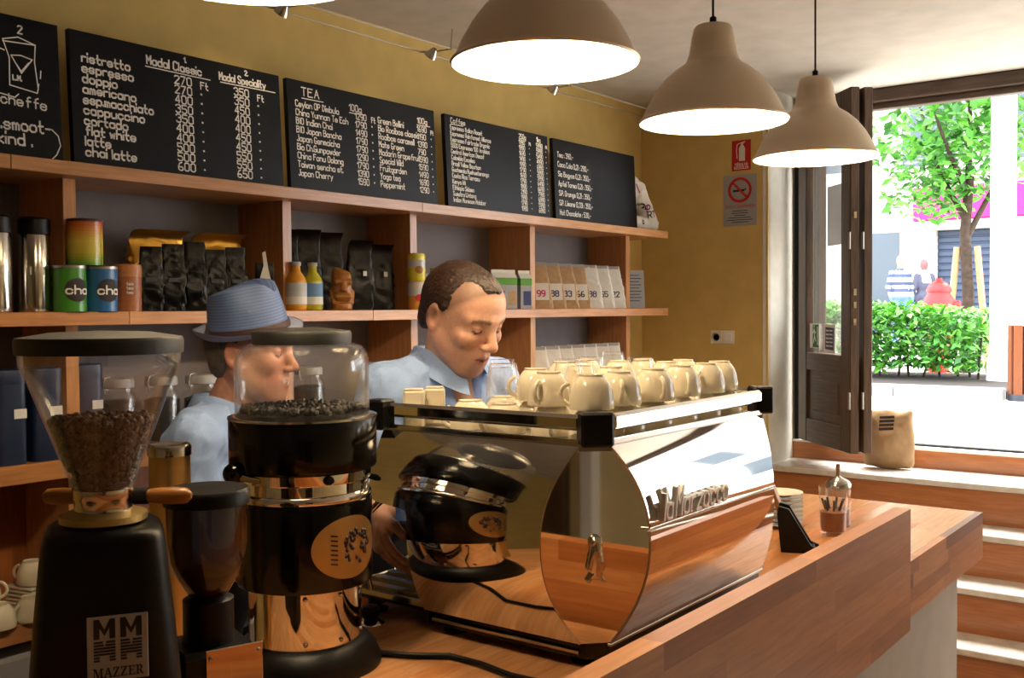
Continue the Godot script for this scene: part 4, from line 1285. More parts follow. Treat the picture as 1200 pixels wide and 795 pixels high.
func build_cups() -> void:
	var top := 1.3155
	var big := cup_proto(0.043, 0.056)
	var tall := cup_proto(0.041, 0.062)
	var g := Node3D.new()
	var gp := [Vector2(0.0335, 0.0), Vector2(0.034, 0.0), Vector2(0.0335, 0.024), Vector2(0.030, 0.052), Vector2(0.0265, 0.070), Vector2(0.0265, 0.075), Vector2(0.025, 0.076), Vector2(0, 0.0755)]
	var gi := [Vector2(0, 0.067), Vector2(0.0245, 0.068), Vector2(0.028, 0.052), Vector2(0.0315, 0.024), Vector2(0.0322, 0.0)]
	part(g, "wall", MB.new().lathe(gp, 10, Transform3D(), 20.0), M.glass)
	part(g, "inside", MB.new().lathe(gi, 24), M.glass)
	var rowname := ["guest side row", "second row", "third row", "barista side row"]
	var zs := [-0.998, -1.098, -1.198, -1.298]
	for layer in 2:
		for r in 4:
			for q in 6:
				var x: float = 1.562 + q * 0.108 + (0.022 if r % 2 else 0.0)
				var z: float = zs[r]
				if layer == 1:
					x += rng.randf_range(-0.012, 0.012)
					z += rng.randf_range(-0.010, 0.010)
				var glass: bool = layer == 1 and ((r == 1 and q in [1, 3]) or (r == 2 and q in [0, 2, 3]) or (r == 3 and q in [1, 5]))
				if layer == 1 and r == 3 and q in [0, 2]: continue
				var turn := rng.randf_range(2.0, 4.6)
				var proto := g if glass else (tall if layer == 1 else big)
				proto.name = "drinking_glass" if glass else "coffee_cup"
				var lab := "%s, %s, %s layer, %s from the near end" % ["upturned clear tumbler" if glass else "upturned cream cup", rowname[r], ["bottom", "top"][layer], ORD[q]]
				var o := copy(proto, lab, Vector3(x, top + 0.0563 * layer, z), turn, "glasses on the machine" if glass else "cups on the machine")
				o.set_meta("category", "glass" if glass else "cup")
	for p in [big, tall, g]: p.free()
	# two small square bowls beside the far left block
	for k in 2:
		var o := thing("square_bowl", ["small square cream bowl nearest the left rail block", "small square cream bowl right of its twin by the left rail"][k], "bowl", Vector3(1.530 + 0.062 * k, top, -1.400 + 0.0 * k), 0.65, "square bowls on the machine")
		part(o, "bowl", MB.new().box(Vector3(0, 0.038, 0), Vector3(0.042, 0.076, 0.042), 0.005), M.porcelain)
		part(o, "foot", MB.new().box(Vector3(0, 0.077, 0), Vector3(0.036, 0.003, 0.036), 0.001), M.porcelain)

# ------------------------------------------------------------------ things standing on the worktop
func build_counter_things() -> void:
	var y := 0.92
	# glass of tea strainers
	var o := thing("tumbler", "clear tumbler with brown contents standing near the end of the bar", "glass", Vector3(2.80, y, -1.0))
	part(o, "wall", MB.new().lathe([Vector2(0, 0.0), Vector2(0.032, 0.0), Vector2(0.034, 0.004), Vector2(0.036, 0.03), Vector2(0.0405, 0.135), Vector2(0.0385, 0.135), Vector2(0.034, 0.03), Vector2(0.032, 0.012), Vector2(0, 0.012)], 14, Transform3D(), 20.0), M.glass)
	part(o, "contents", MB.new().lathe([Vector2(0, 0.0125), Vector2(0.0315, 0.0125), Vector2(0.0335, 0.03), Vector2(0.0345, 0.065), Vector2(0.02, 0.07), Vector2(0, 0.068)], 24), M.bar_d)
	var sp := MB.new()
	for k in 7:
		var a := TAU * k / 7
		sp.tube([Vector3(cos(a) * 0.012, 0.05, sin(a) * 0.012), Vector3(cos(a) * 0.030, 0.10, sin(a) * 0.030)], 0.0035, 6)
	part(o, "sticks", sp, M.beans)
	# steel topped sugar pourer behind it
	o = thing("sugar_pourer", "glass sugar pourer with a steel spout, behind the tumbler", "sugar shaker", Vector3(2.925, y, -1.03))
	part(o, "jar", MB.new().lathe([Vector2(0, 0), Vector2(0.034, 0), Vector2(0.036, 0.006), Vector2(0.036, 0.10), Vector2(0.034, 0.112), Vector2(0.032, 0.112), Vector2(0.034, 0.10), Vector2(0.034, 0.008), Vector2(0, 0.006)], 32), M.glass)
	part(o, "sugar", MB.new().lathe([Vector2(0, 0.008), Vector2(0.033, 0.009), Vector2(0.033, 0.05), Vector2(0, 0.055)], 24), M.bar_d, "brown sugar")
	part(o, "cap", MB.new().lathe([Vector2(0.036, 0.108), Vector2(0.037, 0.122), Vector2(0.030, 0.132), Vector2(0.012, 0.140), Vector2(0.006, 0.146), Vector2(0.006, 0.178), Vector2(0.004, 0.179), Vector2(0, 0.17)], 32), M.steel)
	# stack of saucers
	for k in 8:
		var s := single("saucer", MB.new().lathe([Vector2(0, 0.0), Vector2(0.03, 0.0), Vector2(0.034, 0.003), Vector2(0.064, 0.011), Vector2(0.0645, 0.0125), Vector2(0.062, 0.0125), Vector2(0.033, 0.006), Vector2(0, 0.005)], 36), M.porcelain, "cream saucer, %s from the bottom of the stack at the bar end" % ORD[k], "saucer", Vector3(2.83 + rng.randf_range(-0.002, 0.002), y + 0.0125 * k, -1.165), 0, "saucers stacked on the bar")
	# leaning wooden menu frame
	o = thing("menu_frame", "small wooden picture stand seen edge on beside the saucers", "menu stand", Vector3(2.665, y, -1.06), -1.2)
	part(o, "board", MB.new().box(Vector3(-0.03, 0.073, 0), Vector3(0.013, 0.155, 0.09), 0.003, Basis(Vector3(0, 0, 1), 0.36), 1), M.handle_wood)
	part(o, "foot", MB.new().box(Vector3(0.0, 0.005, 0), Vector3(0.06, 0.010, 0.085), 0.003), M.handle_wood)
	# black tamping stand
	o = thing("tamper_stand", "black plastic angled stand beside the far end of the machine", "stand", Vector3(2.56, y, -1.03), -1.2)
	for s in [-0.028, 0.028]:
		part(o, "side", MB.new().extrude(PackedVector2Array([Vector2(-0.02, 0), Vector2(0.075, 0), Vector2(0.075, 0.012), Vector2(0.055, 0.02), Vector2(0.0, 0.112), Vector2(-0.024, 0.118), Vector2(-0.03, 0.10)]), 0.012, Transform3D(Basis(), Vector3(0, 0, s))), M.black_plastic)
	part(o, "crossbar", MB.new().box(Vector3(0.012, 0.06, 0), Vector3(0.016, 0.02, 0.056), 0.003), M.black_plastic)
	part(o, "crossbar", MB.new().box(Vector3(0.05, 0.008, 0), Vector3(0.03, 0.014, 0.056), 0.003), M.black_plastic)
	# folded grey cloth and milk jug by the drip tray
	var rows := []
	for r in 9:
		var row := PackedVector3Array()
		for q in 13:
			var u := q / 12.0
			var t := r / 8.0
			row.append(Vector3(u * 0.09 - 0.045, 0.012 + 0.011 * sin(u * 9.0 + t * 3.0) + 0.016 * sin(PI * t), t * 0.10 - 0.05))
		rows.append(row)
	single("bar_cloth", MB.new().grid(rows, false, true), M.cloth_grey, "crumpled grey cloth on the drip tray of the machine", "cloth", Vector3(1.70, 0.9825, -1.515), 0.3)
	# small cable and cloth hook at the foot of the machine
	single("power_cable", MB.new().tube([Vector3(1.335, y + 0.006, -1.325), Vector3(1.36, y + 0.006, -1.26), Vector3(1.40, y + 0.006, -1.20), Vector3(1.40, y + 0.006, -1.13), Vector3(1.385, y + 0.006, -1.05), Vector3(1.39, y + 0.006, -0.98), Vector3(1.37, y + 0.006, -0.90)], 0.006, 8), M.black_plastic, "black cable lying on the worktop below the machine", "cable")
	# chrome tamper standing between grinder and machine
	o = thing("tamper", "small chrome footed black tamper on the worktop under the drip tray", "tamper", Vector3(1.455, y, -1.455))
	part(o, "foot", MB.new().lathe([Vector2(0, 0), Vector2(0.028, 0), Vector2(0.029, 0.008), Vector2(0.02, 0.013), Vector2(0.012, 0.015)], 28), M.chrome)
	part(o, "grip", MB.new().lathe([Vector2(0.010, 0.012), Vector2(0.018, 0.022), Vector2(0.020, 0.034), Vector2(0.015, 0.042), Vector2(0, 0.044)], 24), M.black_plastic)

# ------------------------------------------------------------------ people
func head_sdf(smile := 0.0, thin := 1.0) -> SDF:
	var s := SDF.new()
	s.ell(Vector3(0, 0.030, -0.014), Vector3(0.076, 0.088, 0.096), 0.02)
	s.ell(Vector3(0, 0.045, 0.035), Vector3(0.064, 0.060, 0.056), 0.03)
	s.ell(Vector3(0, -0.038, 0.028), Vector3(0.058 * thin, 0.072, 0.060), 0.03)
	for x in [-1.0, 1.0]:
		s.cap(Vector3(0.056 * x, -0.040, -0.005), Vector3(0.024 * x, -0.094, 0.058), 0.020, 0.017, 0.03)
		s.ell(Vector3(0.042 * x, -0.020 + smile * 0.004, 0.062), Vector3(0.023, 0.019 + smile * 0.003, 0.022), 0.022)
		s.cap(Vector3(0.012 * x, 0.026, 0.086), Vector3(0.050 * x, 0.026, 0.066), 0.0115, 0.010, 0.016)
	s.ell(Vector3(0, -0.099, 0.066), Vector3(0.024, 0.017, 0.019), 0.02)
	s.ell(Vector3(0, -0.064, 0.072), Vector3(0.032, 0.026, 0.020), 0.02)
	for x in [-1.0, 1.0]:
		s.ell(Vector3(0.033 * x, 0.006, 0.098), Vector3(0.020, 0.012, 0.018), 0.012, Basis(), true)
	s.cap(Vector3(0, 0.020, 0.086), Vector3(0, -0.022, 0.108), 0.0085, 0.0105, 0.014)
	s.ell(Vector3(0, -0.028, 0.110), Vector3(0.0115, 0.0105, 0.012), 0.008)
	for x in [-1.0, 1.0]:
		s.ell(Vector3(0.0125 * x, -0.032, 0.100), Vector3(0.0085, 0.0080, 0.011), 0.006)
		s.ell(Vector3(0.0325 * x, 0.004, 0.0735), Vector3(0.0145, 0.0130, 0.0125), 0.004)
		s.ell(Vector3(0.0325 * x, 0.0115, 0.0755), Vector3(0.0155, 0.0065, 0.0115), 0.004)
	# lips
	s.cap(Vector3(-0.021 - smile * 0.006, -0.060 + smile * 0.005, 0.082), Vector3(0, -0.0585, 0.0925), 0.0040, 0.0056, 0.004)
	s.cap(Vector3(0.021 + smile * 0.006, -0.060 + smile * 0.005, 0.082), Vector3(0, -0.0585, 0.0925), 0.0040, 0.0056, 0.004)
	s.cap(Vector3(-0.017, -0.0690, 0.082), Vector3(0, -0.0715, 0.090), 0.0042, 0.0064, 0.004)
	s.cap(Vector3(0.017, -0.0690, 0.082), Vector3(0, -0.0715, 0.090), 0.0042, 0.0064, 0.004)
	# ears
	for x in [-1.0, 1.0]:
		var rot := Basis(Vector3.UP, -0.35 * x) * Basis(Vector3(1, 0, 0), -0.12)
		s.ell(Vector3(0.078 * x, 0.0, -0.012), Vector3(0.0085, 0.031, 0.0185), 0.006, rot)
		s.ell(Vector3(0.075 * x, -0.022, -0.006), Vector3(0.0075, 0.012, 0.010), 0.006, rot)
		s.ell(Vector3(0.0865 * x, 0.001, -0.008), Vector3(0.0060, 0.0195, 0.0105), 0.004, rot, true)
	return s

func skin_paint(p: Vector3, tone: Color, brow: Color, lash: bool, teeth := false, scalp := 9.0) -> Color:
	var c := tone
	# rosier cheeks, nose and ears
	var ax := absf(p.x)
	var warm := exp(-(Vector3(ax, p.y, p.z) - Vector3(0.042, -0.025, 0.078)).length_squared() / 0.0006) * 0.35
	warm += exp(-(p - Vector3(0, -0.028, 0.112)).length_squared() / 0.0003) * 0.3
	warm += smoothstep(0.074, 0.084, ax) * 0.35
	c = c.lerp(Color(tone.r * 0.95, tone.g * 0.62, tone.b * 0.55), clampf(warm, 0, 1))
	# lips
	var lp := Vector2(p.x / 0.026, (p.y + 0.0655) / 0.0135)
	if p.z > 0.072 and lp.length() < 1.0: c = c.lerp(Color(0.46, 0.17, 0.14), smoothstep(1.0, 0.6, lp.length()) * 0.7)
	if p.z > 0.076 and absf(p.y + 0.0650 - ax * 0.1) < 0.0021 and ax < 0.022: c = Color(0.10, 0.03, 0.03)
	if teeth and p.z > 0.070 and ax < 0.021 and absf(p.y + 0.0635 - ax * 0.16) < 0.0034: c = Color(0.74, 0.68, 0.58)
	# cropped hair grows out of the scalp above the hairline
	var hl := 0.72 * p.y - 0.694 * p.z - scalp
	if hl > -0.014: c = c.lerp(brow, smoothstep(-0.014, 0.004, hl) * 0.8)
	# brows
	var by := 0.0285 - (ax - 0.03) * (ax - 0.03) * 9.0
	if p.z > 0.045 and ax > 0.012 and ax < 0.054 and absf(p.y - by) < 0.0042: c = c.lerp(brow, 0.75)
	# lids closed over a downward look: dark lash line
	if lash and p.z > 0.06:
		var ly := -0.0015 + (ax - 0.0325) * (ax - 0.0325) * 22.0
		if absf(ax - 0.0325) < 0.0145 and absf(p.y - ly) < 0.0024: c = c.lerp(Color(0.03, 0.02, 0.015), 0.9)
	# shaved beard
	var beard := smoothstep(-0.04, -0.07, p.y) * smoothstep(0.0, 0.03, p.z)
	c = c.lerp(Color(c.r * 0.80, c.g * 0.80, c.b * 0.84), beard * 0.55)
	return c

func hand_sdf(s: SDF, wrist: Vector3, fwd: Vector3, palm_n: Vector3, thumb_side: float, curl: float) -> void:
	# palm and five fingers, curling towards palm_n
	var side := fwd.cross(palm_n).normalized() * thumb_side
	var pc := wrist + fwd * 0.045
	s.cap(wrist, pc + side * 0.018, 0.026, 0.020, 0.02)
	s.cap(wrist, pc - side * 0.020, 0.026, 0.018, 0.02)
	s.cap(wrist + fwd * 0.02, pc + fwd * 0.03, 0.022, 0.018, 0.02)
	var lens := [0.040, 0.045, 0.042, 0.033]
	for k in 4:
		var root := pc + fwd * (0.036 - absf(k - 1.2) * 0.004) + side * (0.028 - k * 0.0185)
		var d := fwd
		var at := root - fwd * 0.012
		for j in 3:
			d = (d * cos(curl) + palm_n * sin(curl)).normalized()
			var nx: Vector3 = at + d * (lens[k] * [1.0, 0.65, 0.5][j])
			s.cap(at, nx, 0.0095 - j * 0.0008, 0.0090 - j * 0.0009, 0.004)
			at = nx
	var tr := wrist + fwd * 0.022 + side * 0.024
	var t1 := tr + (fwd * 0.55 + side * 0.65 + palm_n * 0.45).normalized() * 0.036
	var t2 := t1 + (fwd * 0.75 + side * 0.05 + palm_n * 0.65).normalized() * 0.030
	s.cap(tr, t1, 0.014, 0.0115, 0.008)
	s.cap(t1, t2, 0.0112, 0.0088, 0.004)

func collar(o: Node3D, ctr: Vector3, rx: float, rz: float, open_: float, drop: float) -> void:
	var rows := [[], [], [], [], []]
	var nseg := 44
	for k in nseg + 1:
		var th := lerpf(open_, TAU - open_, float(k) / nseg) # 0 faces forward
		var f := 1.0 - smoothstep(0.25, 1.9, minf(th, TAU - th))
		var dir := Vector3(sin(th), 0, cos(th))
		var e := Vector3(dir.x * rx, 0, dir.z * rz)
		rows[0].append(ctr + e * 0.95 + Vector3(0, -0.022 - 0.02 * f, 0))
		rows[1].append(ctr + e * 1.03 + Vector3(0, 0.030 - 0.040 * f, 0))
		rows[2].append(ctr + e * 1.10 + dir * 0.003 + Vector3(0, 0.034 - 0.042 * f, 0))
		rows[3].append(ctr + e * 1.22 + dir * (0.006 + 0.008 * f) + Vector3(0, 0.012 - 0.055 * f, 0))
		rows[4].append(ctr + e * 1.32 + dir * (0.010 + 0.012 * f) + Vector3(0, -0.016 - drop * f, 0))
	var r2 := []
	for r in rows: r2.append(PackedVector3Array(r))
	part(o, "shirt_collar", MB.new().grid(r2), M.shirt)

func cloth_noise(seed_: int, freq: float) -> FastNoiseLite:
	var f := FastNoiseLite.new()
	f.noise_type = FastNoiseLite.TYPE_SIMPLEX_SMOOTH
	f.frequency = freq
	f.seed = seed_
	f.fractal_octaves = 3
	return f

func build_barista() -> void:
	var base := Vector3(1.945, 0, -1.68)
	var o := thing("person", "man in a light blue shirt behind the machine, looking down", "person", base)
	var W := func(x: float, y: float, z: float) -> Vector3: return Vector3(x, y, z) - base
	var neck: Vector3 = W.call(1.920, 1.425, -1.650)
	var shR: Vector3 = W.call(1.735, 1.358, -1.675)
	var shL: Vector3 = W.call(2.135, 1.358, -1.68)
	var elR: Vector3 = W.call(1.685, 1.13, -1.70)
	var wrR: Vector3 = W.call(1.565, 1.125, -1.535)
	var elL: Vector3 = W.call(2.20, 1.10, -1.72)
	var wrL: Vector3 = W.call(2.06, 1.07, -1.585)
	var hip: Vector3 = W.call(1.96, 0.93, -1.75)
	var hx := Transform3D(Basis(Vector3.UP, -0.06) * Basis(Vector3(1, 0, 0), 0.40) * Basis(Vector3(0, 0, 1), 0.03), W.call(1.888, 1.533, -1.572))
	hx.basis = hx.basis.scaled(Vector3.ONE * 1.06)
	var tone := Color(0.66, 0.37, 0.265)
	var body := MB.new()
	body.colored = true
	var hs := head_sdf(0.15)
	hs.cap(Vector3(0, -0.055, -0.022), Vector3(0, -0.125, -0.012), 0.050, 0.050, 0.02)
	hs.net(body, Vector3(-0.1, -0.165, -0.125), Vector3(0.1, 0.13, 0.135), 0.0036, hx, func(p: Vector3) -> Color: return skin_paint(p, tone, Color(0.10, 0.05, 0.03), true, false, 0.010))
	body.col = tone
	var bs := SDF.new()
	bs.cap(hx * Vector3(0, -0.05, -0.022), neck + Vector3(0, -0.03, -0.005), 0.052, 0.053, 0.02)
	bs.cap(neck + Vector3(0, -0.02, 0.008), neck + Vector3(0.0, -0.12, 0.040), 0.046, 0.044, 0.03)
	bs.ell(W.call(1.94, 1.22, -1.685), Vector3(0.155, 0.19, 0.095), 0.04)
	bs.cap(W.call(1.955, 1.08, -1.70), hip, 0.12, 0.13, 0.04)
	bs.cap(shR, shL, 0.045, 0.045, 0.04)
	bs.cap(shR, elR, 0.045, 0.040, 0.02)
	bs.cap(elR, wrR, 0.042, 0.029, 0.02)
	bs.cap(shL, elL, 0.045, 0.040, 0.02)
	bs.cap(elL, wrL, 0.042, 0.029, 0.02)
	for s in [-1.0, 1.0]:
		bs.cap(hip + Vector3(0.09 * s, -0.05, 0), hip + Vector3(0.10 * s, -0.45, 0.02), 0.075, 0.05, 0.03)
		bs.cap(hip + Vector3(0.10 * s, -0.45, 0.02), hip + Vector3(0.10 * s, -0.88, -0.01), 0.05, 0.035, 0.02)
		bs.cap(hip + Vector3(0.10 * s, -0.885, -0.01), hip + Vector3(0.11 * s, -0.895, 0.12), 0.034, 0.028, 0.02)
	bs.net(body, Vector3(-0.42, 0.0, -0.28), Vector3(0.42, 1.46, 0.25), 0.0145)
	var hand := SDF.new()
	hand.cap(elR.lerp(wrR, 0.6), wrR, 0.034, 0.027, 0.02)
	hand_sdf(hand, wrR, Vector3(-0.25, -0.86, 0.30).normalized(), Vector3(0.80, -0.10, 0.50).normalized(), 1.0, 0.55)
	hand.net(body, wrR + Vector3(-0.13, -0.19, -0.12), wrR + Vector3(0.14, 0.08, 0.14), 0.004)
	var hand2 := SDF.new()
	hand2.cap(elL.lerp(wrL, 0.6), wrL, 0.034, 0.027, 0.02)
	hand_sdf(hand2, wrL, Vector3(-0.75, -0.3, 0.2).normalized(), Vector3(0.1, -0.9, 0.1).normalized(), -1.0, 0.5)
	hand2.net(body, wrL + Vector3(-0.17, -0.17, -0.12), wrL + Vector3(0.10, 0.08, 0.14), 0.005)
	part(o, "body", body, M.skin)
	# short receding hair
	var hair := SDF.new()
	hair.noise = cloth_noise(5, 150.0)
	hair.amp = 0.0034
	hair.ell(Vector3(0, 0.034, -0.017), Vector3(0.0800, 0.0905, 0.0990), 0.01)
	hair.ell(Vector3(0, 0.054, 0.034), Vector3(0.0600, 0.0590, 0.0590), 0.02)
	hair.ell(Vector3(0, -0.020, -0.052), Vector3(0.066, 0.052, 0.052), 0.02)
	for x in [-1.0, 1.0]:
		hair.cap(Vector3(0.074 * x, 0.03, 0.012), Vector3(0.0715 * x, 0.004, 0.014), 0.0075, 0.005, 0.01)
	hair.plane(Vector3(0, 0.72, -0.694), 0.008, 0.010)
	for x in [-1.0, 1.0]:
		hair.ell(Vector3(0.060 * x, 0.082, 0.066), Vector3(0.028, 0.034, 0.040), 0.012, Basis(), true)
		hair.ell(Vector3(0.085 * x, -0.012, -0.014), Vector3(0.02, 0.034, 0.026), 0.006, Basis(), true)
	var hm := MB.new()
	hair.net(hm, Vector3(-0.1, -0.1, -0.13), Vector3(0.1, 0.14, 0.11), 0.0036, hx)
	part(o, "hair", hm, M.hair, "short brown hair with a receding hairline")
	# shirt
	var sh := SDF.new()
	sh.noise = cloth_noise(11, 12.0)
	sh.amp = 0.013
	sh.ell(W.call(1.94, 1.22, -1.68), Vector3(0.176, 0.20, 0.115), 0.05)
	sh.cap(W.call(1.955, 1.08, -1.69), hip + Vector3(0, 0.02, 0.01), 0.135, 0.145, 0.05)
	sh.cap(shR, shL, 0.060, 0.060, 0.05)
	sh.cap(neck + Vector3(-0.05, -0.005, -0.01), shR, 0.042, 0.058, 0.04)
	sh.cap(neck + Vector3(0.05, -0.005, -0.01), shL, 0.042, 0.058, 0.04)
	sh.cap(shR, elR.lerp(shR, 0.12), 0.062, 0.060, 0.03)
	sh.cap(shL, elL, 0.062, 0.056, 0.03)
	sh.cap(elL, elL.lerp(wrL, 0.8), 0.055, 0.045, 0.03)
	sh.cap(elR.lerp(shR, 0.15), elR.lerp(wrR, 0.22), 0.060, 0.052, 0.02)
	sh.ell(neck + Vector3(0, -0.010, 0.064), Vector3(0.026, 0.075, 0.052), 0.015, Basis(Vector3(1, 0, 0), 0.25), true)
	sh.ell(neck + Vector3(0, 0.03, 0.0), Vector3(0.062, 0.055, 0.064), 0.01, Basis(), true)
	var sm := MB.new()
	sh.net(sm, Vector3(-0.42, 0.78, -0.28), Vector3(0.42, 1.46, 0.25), 0.011)
	part(o, "shirt", sm, M.shirt, "light blue shirt open at the neck")
	collar(o, neck + Vector3(0, 0.004, 0.006), 0.072, 0.074, 0.42, 0.065)
	# placket with buttons
	for k in 1:
		part(o, "button", MB.new().ball(neck + Vector3(0.004, -0.125 - 0.08 * k, 0.093 + 0.012 * k), Vector3(0.006, 0.006, 0.003), Basis(), 10, 6), M.paper_white)
	var tr := SDF.new()
	tr.cap(hip + Vector3(-0.06, 0.0, 0), hip + Vector3(0.06, 0.0, 0), 0.13, 0.13, 0.04)
	for s in [-1.0, 1.0]:
		tr.cap(hip + Vector3(0.09 * s, -0.05, 0), hip + Vector3(0.10 * s, -0.45, 0.02), 0.092, 0.072, 0.03)
		tr.cap(hip + Vector3(0.10 * s, -0.45, 0.02), hip + Vector3(0.10 * s, -0.86, -0.01), 0.072, 0.062, 0.02)
	var tm := MB.new()
	tr.net(tm, Vector3(-0.3, 0.0, -0.28), Vector3(0.3, 1.1, 0.25), 0.02)
	part(o, "trousers", tm, M.trousers)

func build_hat_man() -> void:
	var o := thing("person", "smiling man in a blue straw hat and light blue shirt, seen from the side", "person", Vector3(1.665, 0, -2.165), deg_to_rad(34))
	var tone := Color(0.60, 0.30, 0.21)
	var neck := Vector3(0, 1.300, -0.005)
	var shR := Vector3(-0.185, 1.235, -0.03)
	var shL := Vector3(0.185, 1.235, -0.03)
	var elR := Vector3(-0.235, 0.99, -0.01)
	var wrR := Vector3(-0.17, 0.93, 0.20)
	var elL := Vector3(0.235, 0.99, 0.0)
	var wrL := Vector3(0.15, 0.95, 0.20)
	var hip := Vector3(0, 0.88, -0.04)
	var hx := Transform3D(Basis(Vector3.UP, deg_to_rad(-8)) * Basis(Vector3(1, 0, 0), 0.04), Vector3(-0.005, 1.442, 0.062))
	hx.basis = hx.basis.scaled(Vector3.ONE * 1.06)
	var body := MB.new()
	body.colored = true
	var hs := head_sdf(1.0, 1.06)
	hs.cap(Vector3(0, -0.055, -0.022), Vector3(0, -0.125, -0.03), 0.052, 0.052, 0.02)
	hs.net(body, Vector3(-0.1, -0.165, -0.125), Vector3(0.1, 0.13, 0.135), 0.0042, hx, func(p: Vector3) -> Color: return skin_paint(p, tone, Color(0.25, 0.2, 0.17), true, true))
	body.col = tone
	var bs := SDF.new()
	bs.cap(hx * Vector3(0, -0.05, -0.022), neck + Vector3(0, -0.03, -0.01), 0.053, 0.062, 0.02)
	bs.ell(Vector3(0, 1.09, -0.03), Vector3(0.15, 0.20, 0.10), 0.04)
	bs.cap(Vector3(0, 1.0, -0.03), hip, 0.13, 0.13, 0.04)
	bs.cap(shR, shL, 0.045, 0.045, 0.04)
	bs.cap(shR, elR, 0.045, 0.04, 0.02)
	bs.cap(elR, wrR, 0.04, 0.028, 0.02)
	bs.cap(shL, elL, 0.045, 0.04, 0.02)
	bs.cap(elL, wrL, 0.04, 0.028, 0.02)
	for s in [-1.0, 1.0]:
		bs.cap(hip + Vector3(0.09 * s, -0.05, 0), hip + Vector3(0.10 * s, -0.43, 0.02), 0.075, 0.05, 0.03)
		bs.cap(hip + Vector3(0.10 * s, -0.43, 0.02), hip + Vector3(0.10 * s, -0.83, -0.01), 0.05, 0.035, 0.02)
		bs.cap(hip + Vector3(0.10 * s, -0.84, -0.01), hip + Vector3(0.11 * s, -0.848, 0.12), 0.034, 0.028, 0.02)
	bs.net(body, Vector3(-0.4, 0.0, -0.25), Vector3(0.4, 1.42, 0.3), 0.016)
	for s in [-1.0, 1.0]:
		var h := SDF.new()
		var wr := wrR if s < 0 else wrL
		h.cap((elR if s < 0 else elL).lerp(wr, 0.6), wr, 0.034, 0.027, 0.02)
		hand_sdf(h, wr, Vector3(0.2 * -s, -0.25, 0.9).normalized(), Vector3(0.2, -0.95, -0.2).normalized(), -s, 0.4)
		h.net(body, wr + Vector3(-0.14, -0.16, -0.12), wr + Vector3(0.14, 0.08, 0.20), 0.006)
	part(o, "body", body, M.skin)
	var hair := SDF.new()
	hair.noise = cloth_noise(6, 90.0)
	hair.amp = 0.002
	hair.ell(Vector3(0, 0.030, -0.020), Vector3(0.0795, 0.088, 0.0975), 0.01)
	hair.ell(Vector3(0, -0.028, -0.056), Vector3(0.058, 0.040, 0.044), 0.02)
	hair.plane(Vector3(0, 0.30, -0.95), 0.004, 0.01)
	for x in [-1.0, 1.0]: hair.ell(Vector3(0.085 * x, -0.012, -0.014), Vector3(0.02, 0.034, 0.026), 0.006, Basis(), true)
	var hm := MB.new()
	hair.net(hm, Vector3(-0.1, -0.1, -0.13), Vector3(0.1, 0.14, 0.11), 0.005, hx)
	part(o, "hair", hm, M.grey_hair)
	var sh := SDF.new()
	sh.noise = cloth_noise(17, 11.0)
	sh.amp = 0.018
	sh.ell(Vector3(0, 1.09, -0.035), Vector3(0.168, 0.215, 0.128), 0.05)
	sh.cap(Vector3(0, 1.0, -0.03), hip, 0.155, 0.155, 0.05)
	sh.cap(shR, shL, 0.062, 0.062, 0.05)
	sh.cap(neck + Vector3(-0.045, -0.01, -0.012), shR, 0.046, 0.060, 0.04)
	sh.cap(neck + Vector3(0.045, -0.01, -0.012), shL, 0.046, 0.060, 0.04)
	sh.cap(shR, elR, 0.064, 0.060, 0.03)
	sh.cap(elR, elR.lerp(wrR, 0.85), 0.058, 0.042, 0.03)
	sh.cap(shL, elL, 0.064, 0.060, 0.03)
	sh.cap(elL, elL.lerp(wrL, 0.85), 0.058, 0.042, 0.03)
	sh.ell(neck + Vector3(0, 0.03, 0.005), Vector3(0.062, 0.055, 0.066), 0.01, Basis(), true)
	var sm := MB.new()
	sh.net(sm, Vector3(-0.4, 0.72, -0.25), Vector3(0.4, 1.40, 0.32), 0.0115)
	part(o, "shirt", sm, M.shirt, "light blue long sleeved shirt")
	collar(o, neck + Vector3(0, 0.008, 0.006), 0.072, 0.076, 0.35, 0.05)
	var tr := SDF.new()
	tr.cap(hip + Vector3(-0.06, -0.01, 0), hip + Vector3(0.06, -0.01, 0), 0.13, 0.13, 0.04)
	for s in [-1.0, 1.0]:
		tr.cap(hip + Vector3(0.09 * s, -0.05, 0), hip + Vector3(0.10 * s, -0.43, 0.02), 0.092, 0.072, 0.03)
		tr.cap(hip + Vector3(0.10 * s, -0.43, 0.02), hip + Vector3(0.10 * s, -0.82, -0.01), 0.072, 0.062, 0.02)
	var tm := MB.new()
	tr.net(tm, Vector3(-0.3, 0.0, -0.28), Vector3(0.3, 1.05, 0.25), 0.022)
	part(o, "trousers", tm, M.trousers)
	# straw hat worn by him, a thing of its own
	var hat := thing("straw_hat", "blue braided straw hat with a brown band, on the man's head", "hat", o.transform * (hx * Vector3(0, 0.052, -0.006)), 0)
	hat.basis = o.basis * Basis(Vector3.UP, deg_to_rad(-8)) * Basis(Vector3(0, 0, 1), 0.21) * Basis(Vector3(1, 0, 0), -0.08)
	var crown := MB.new()
	crown.colored = true
	var rows := []
	var seg := 72
	var n1 := 44
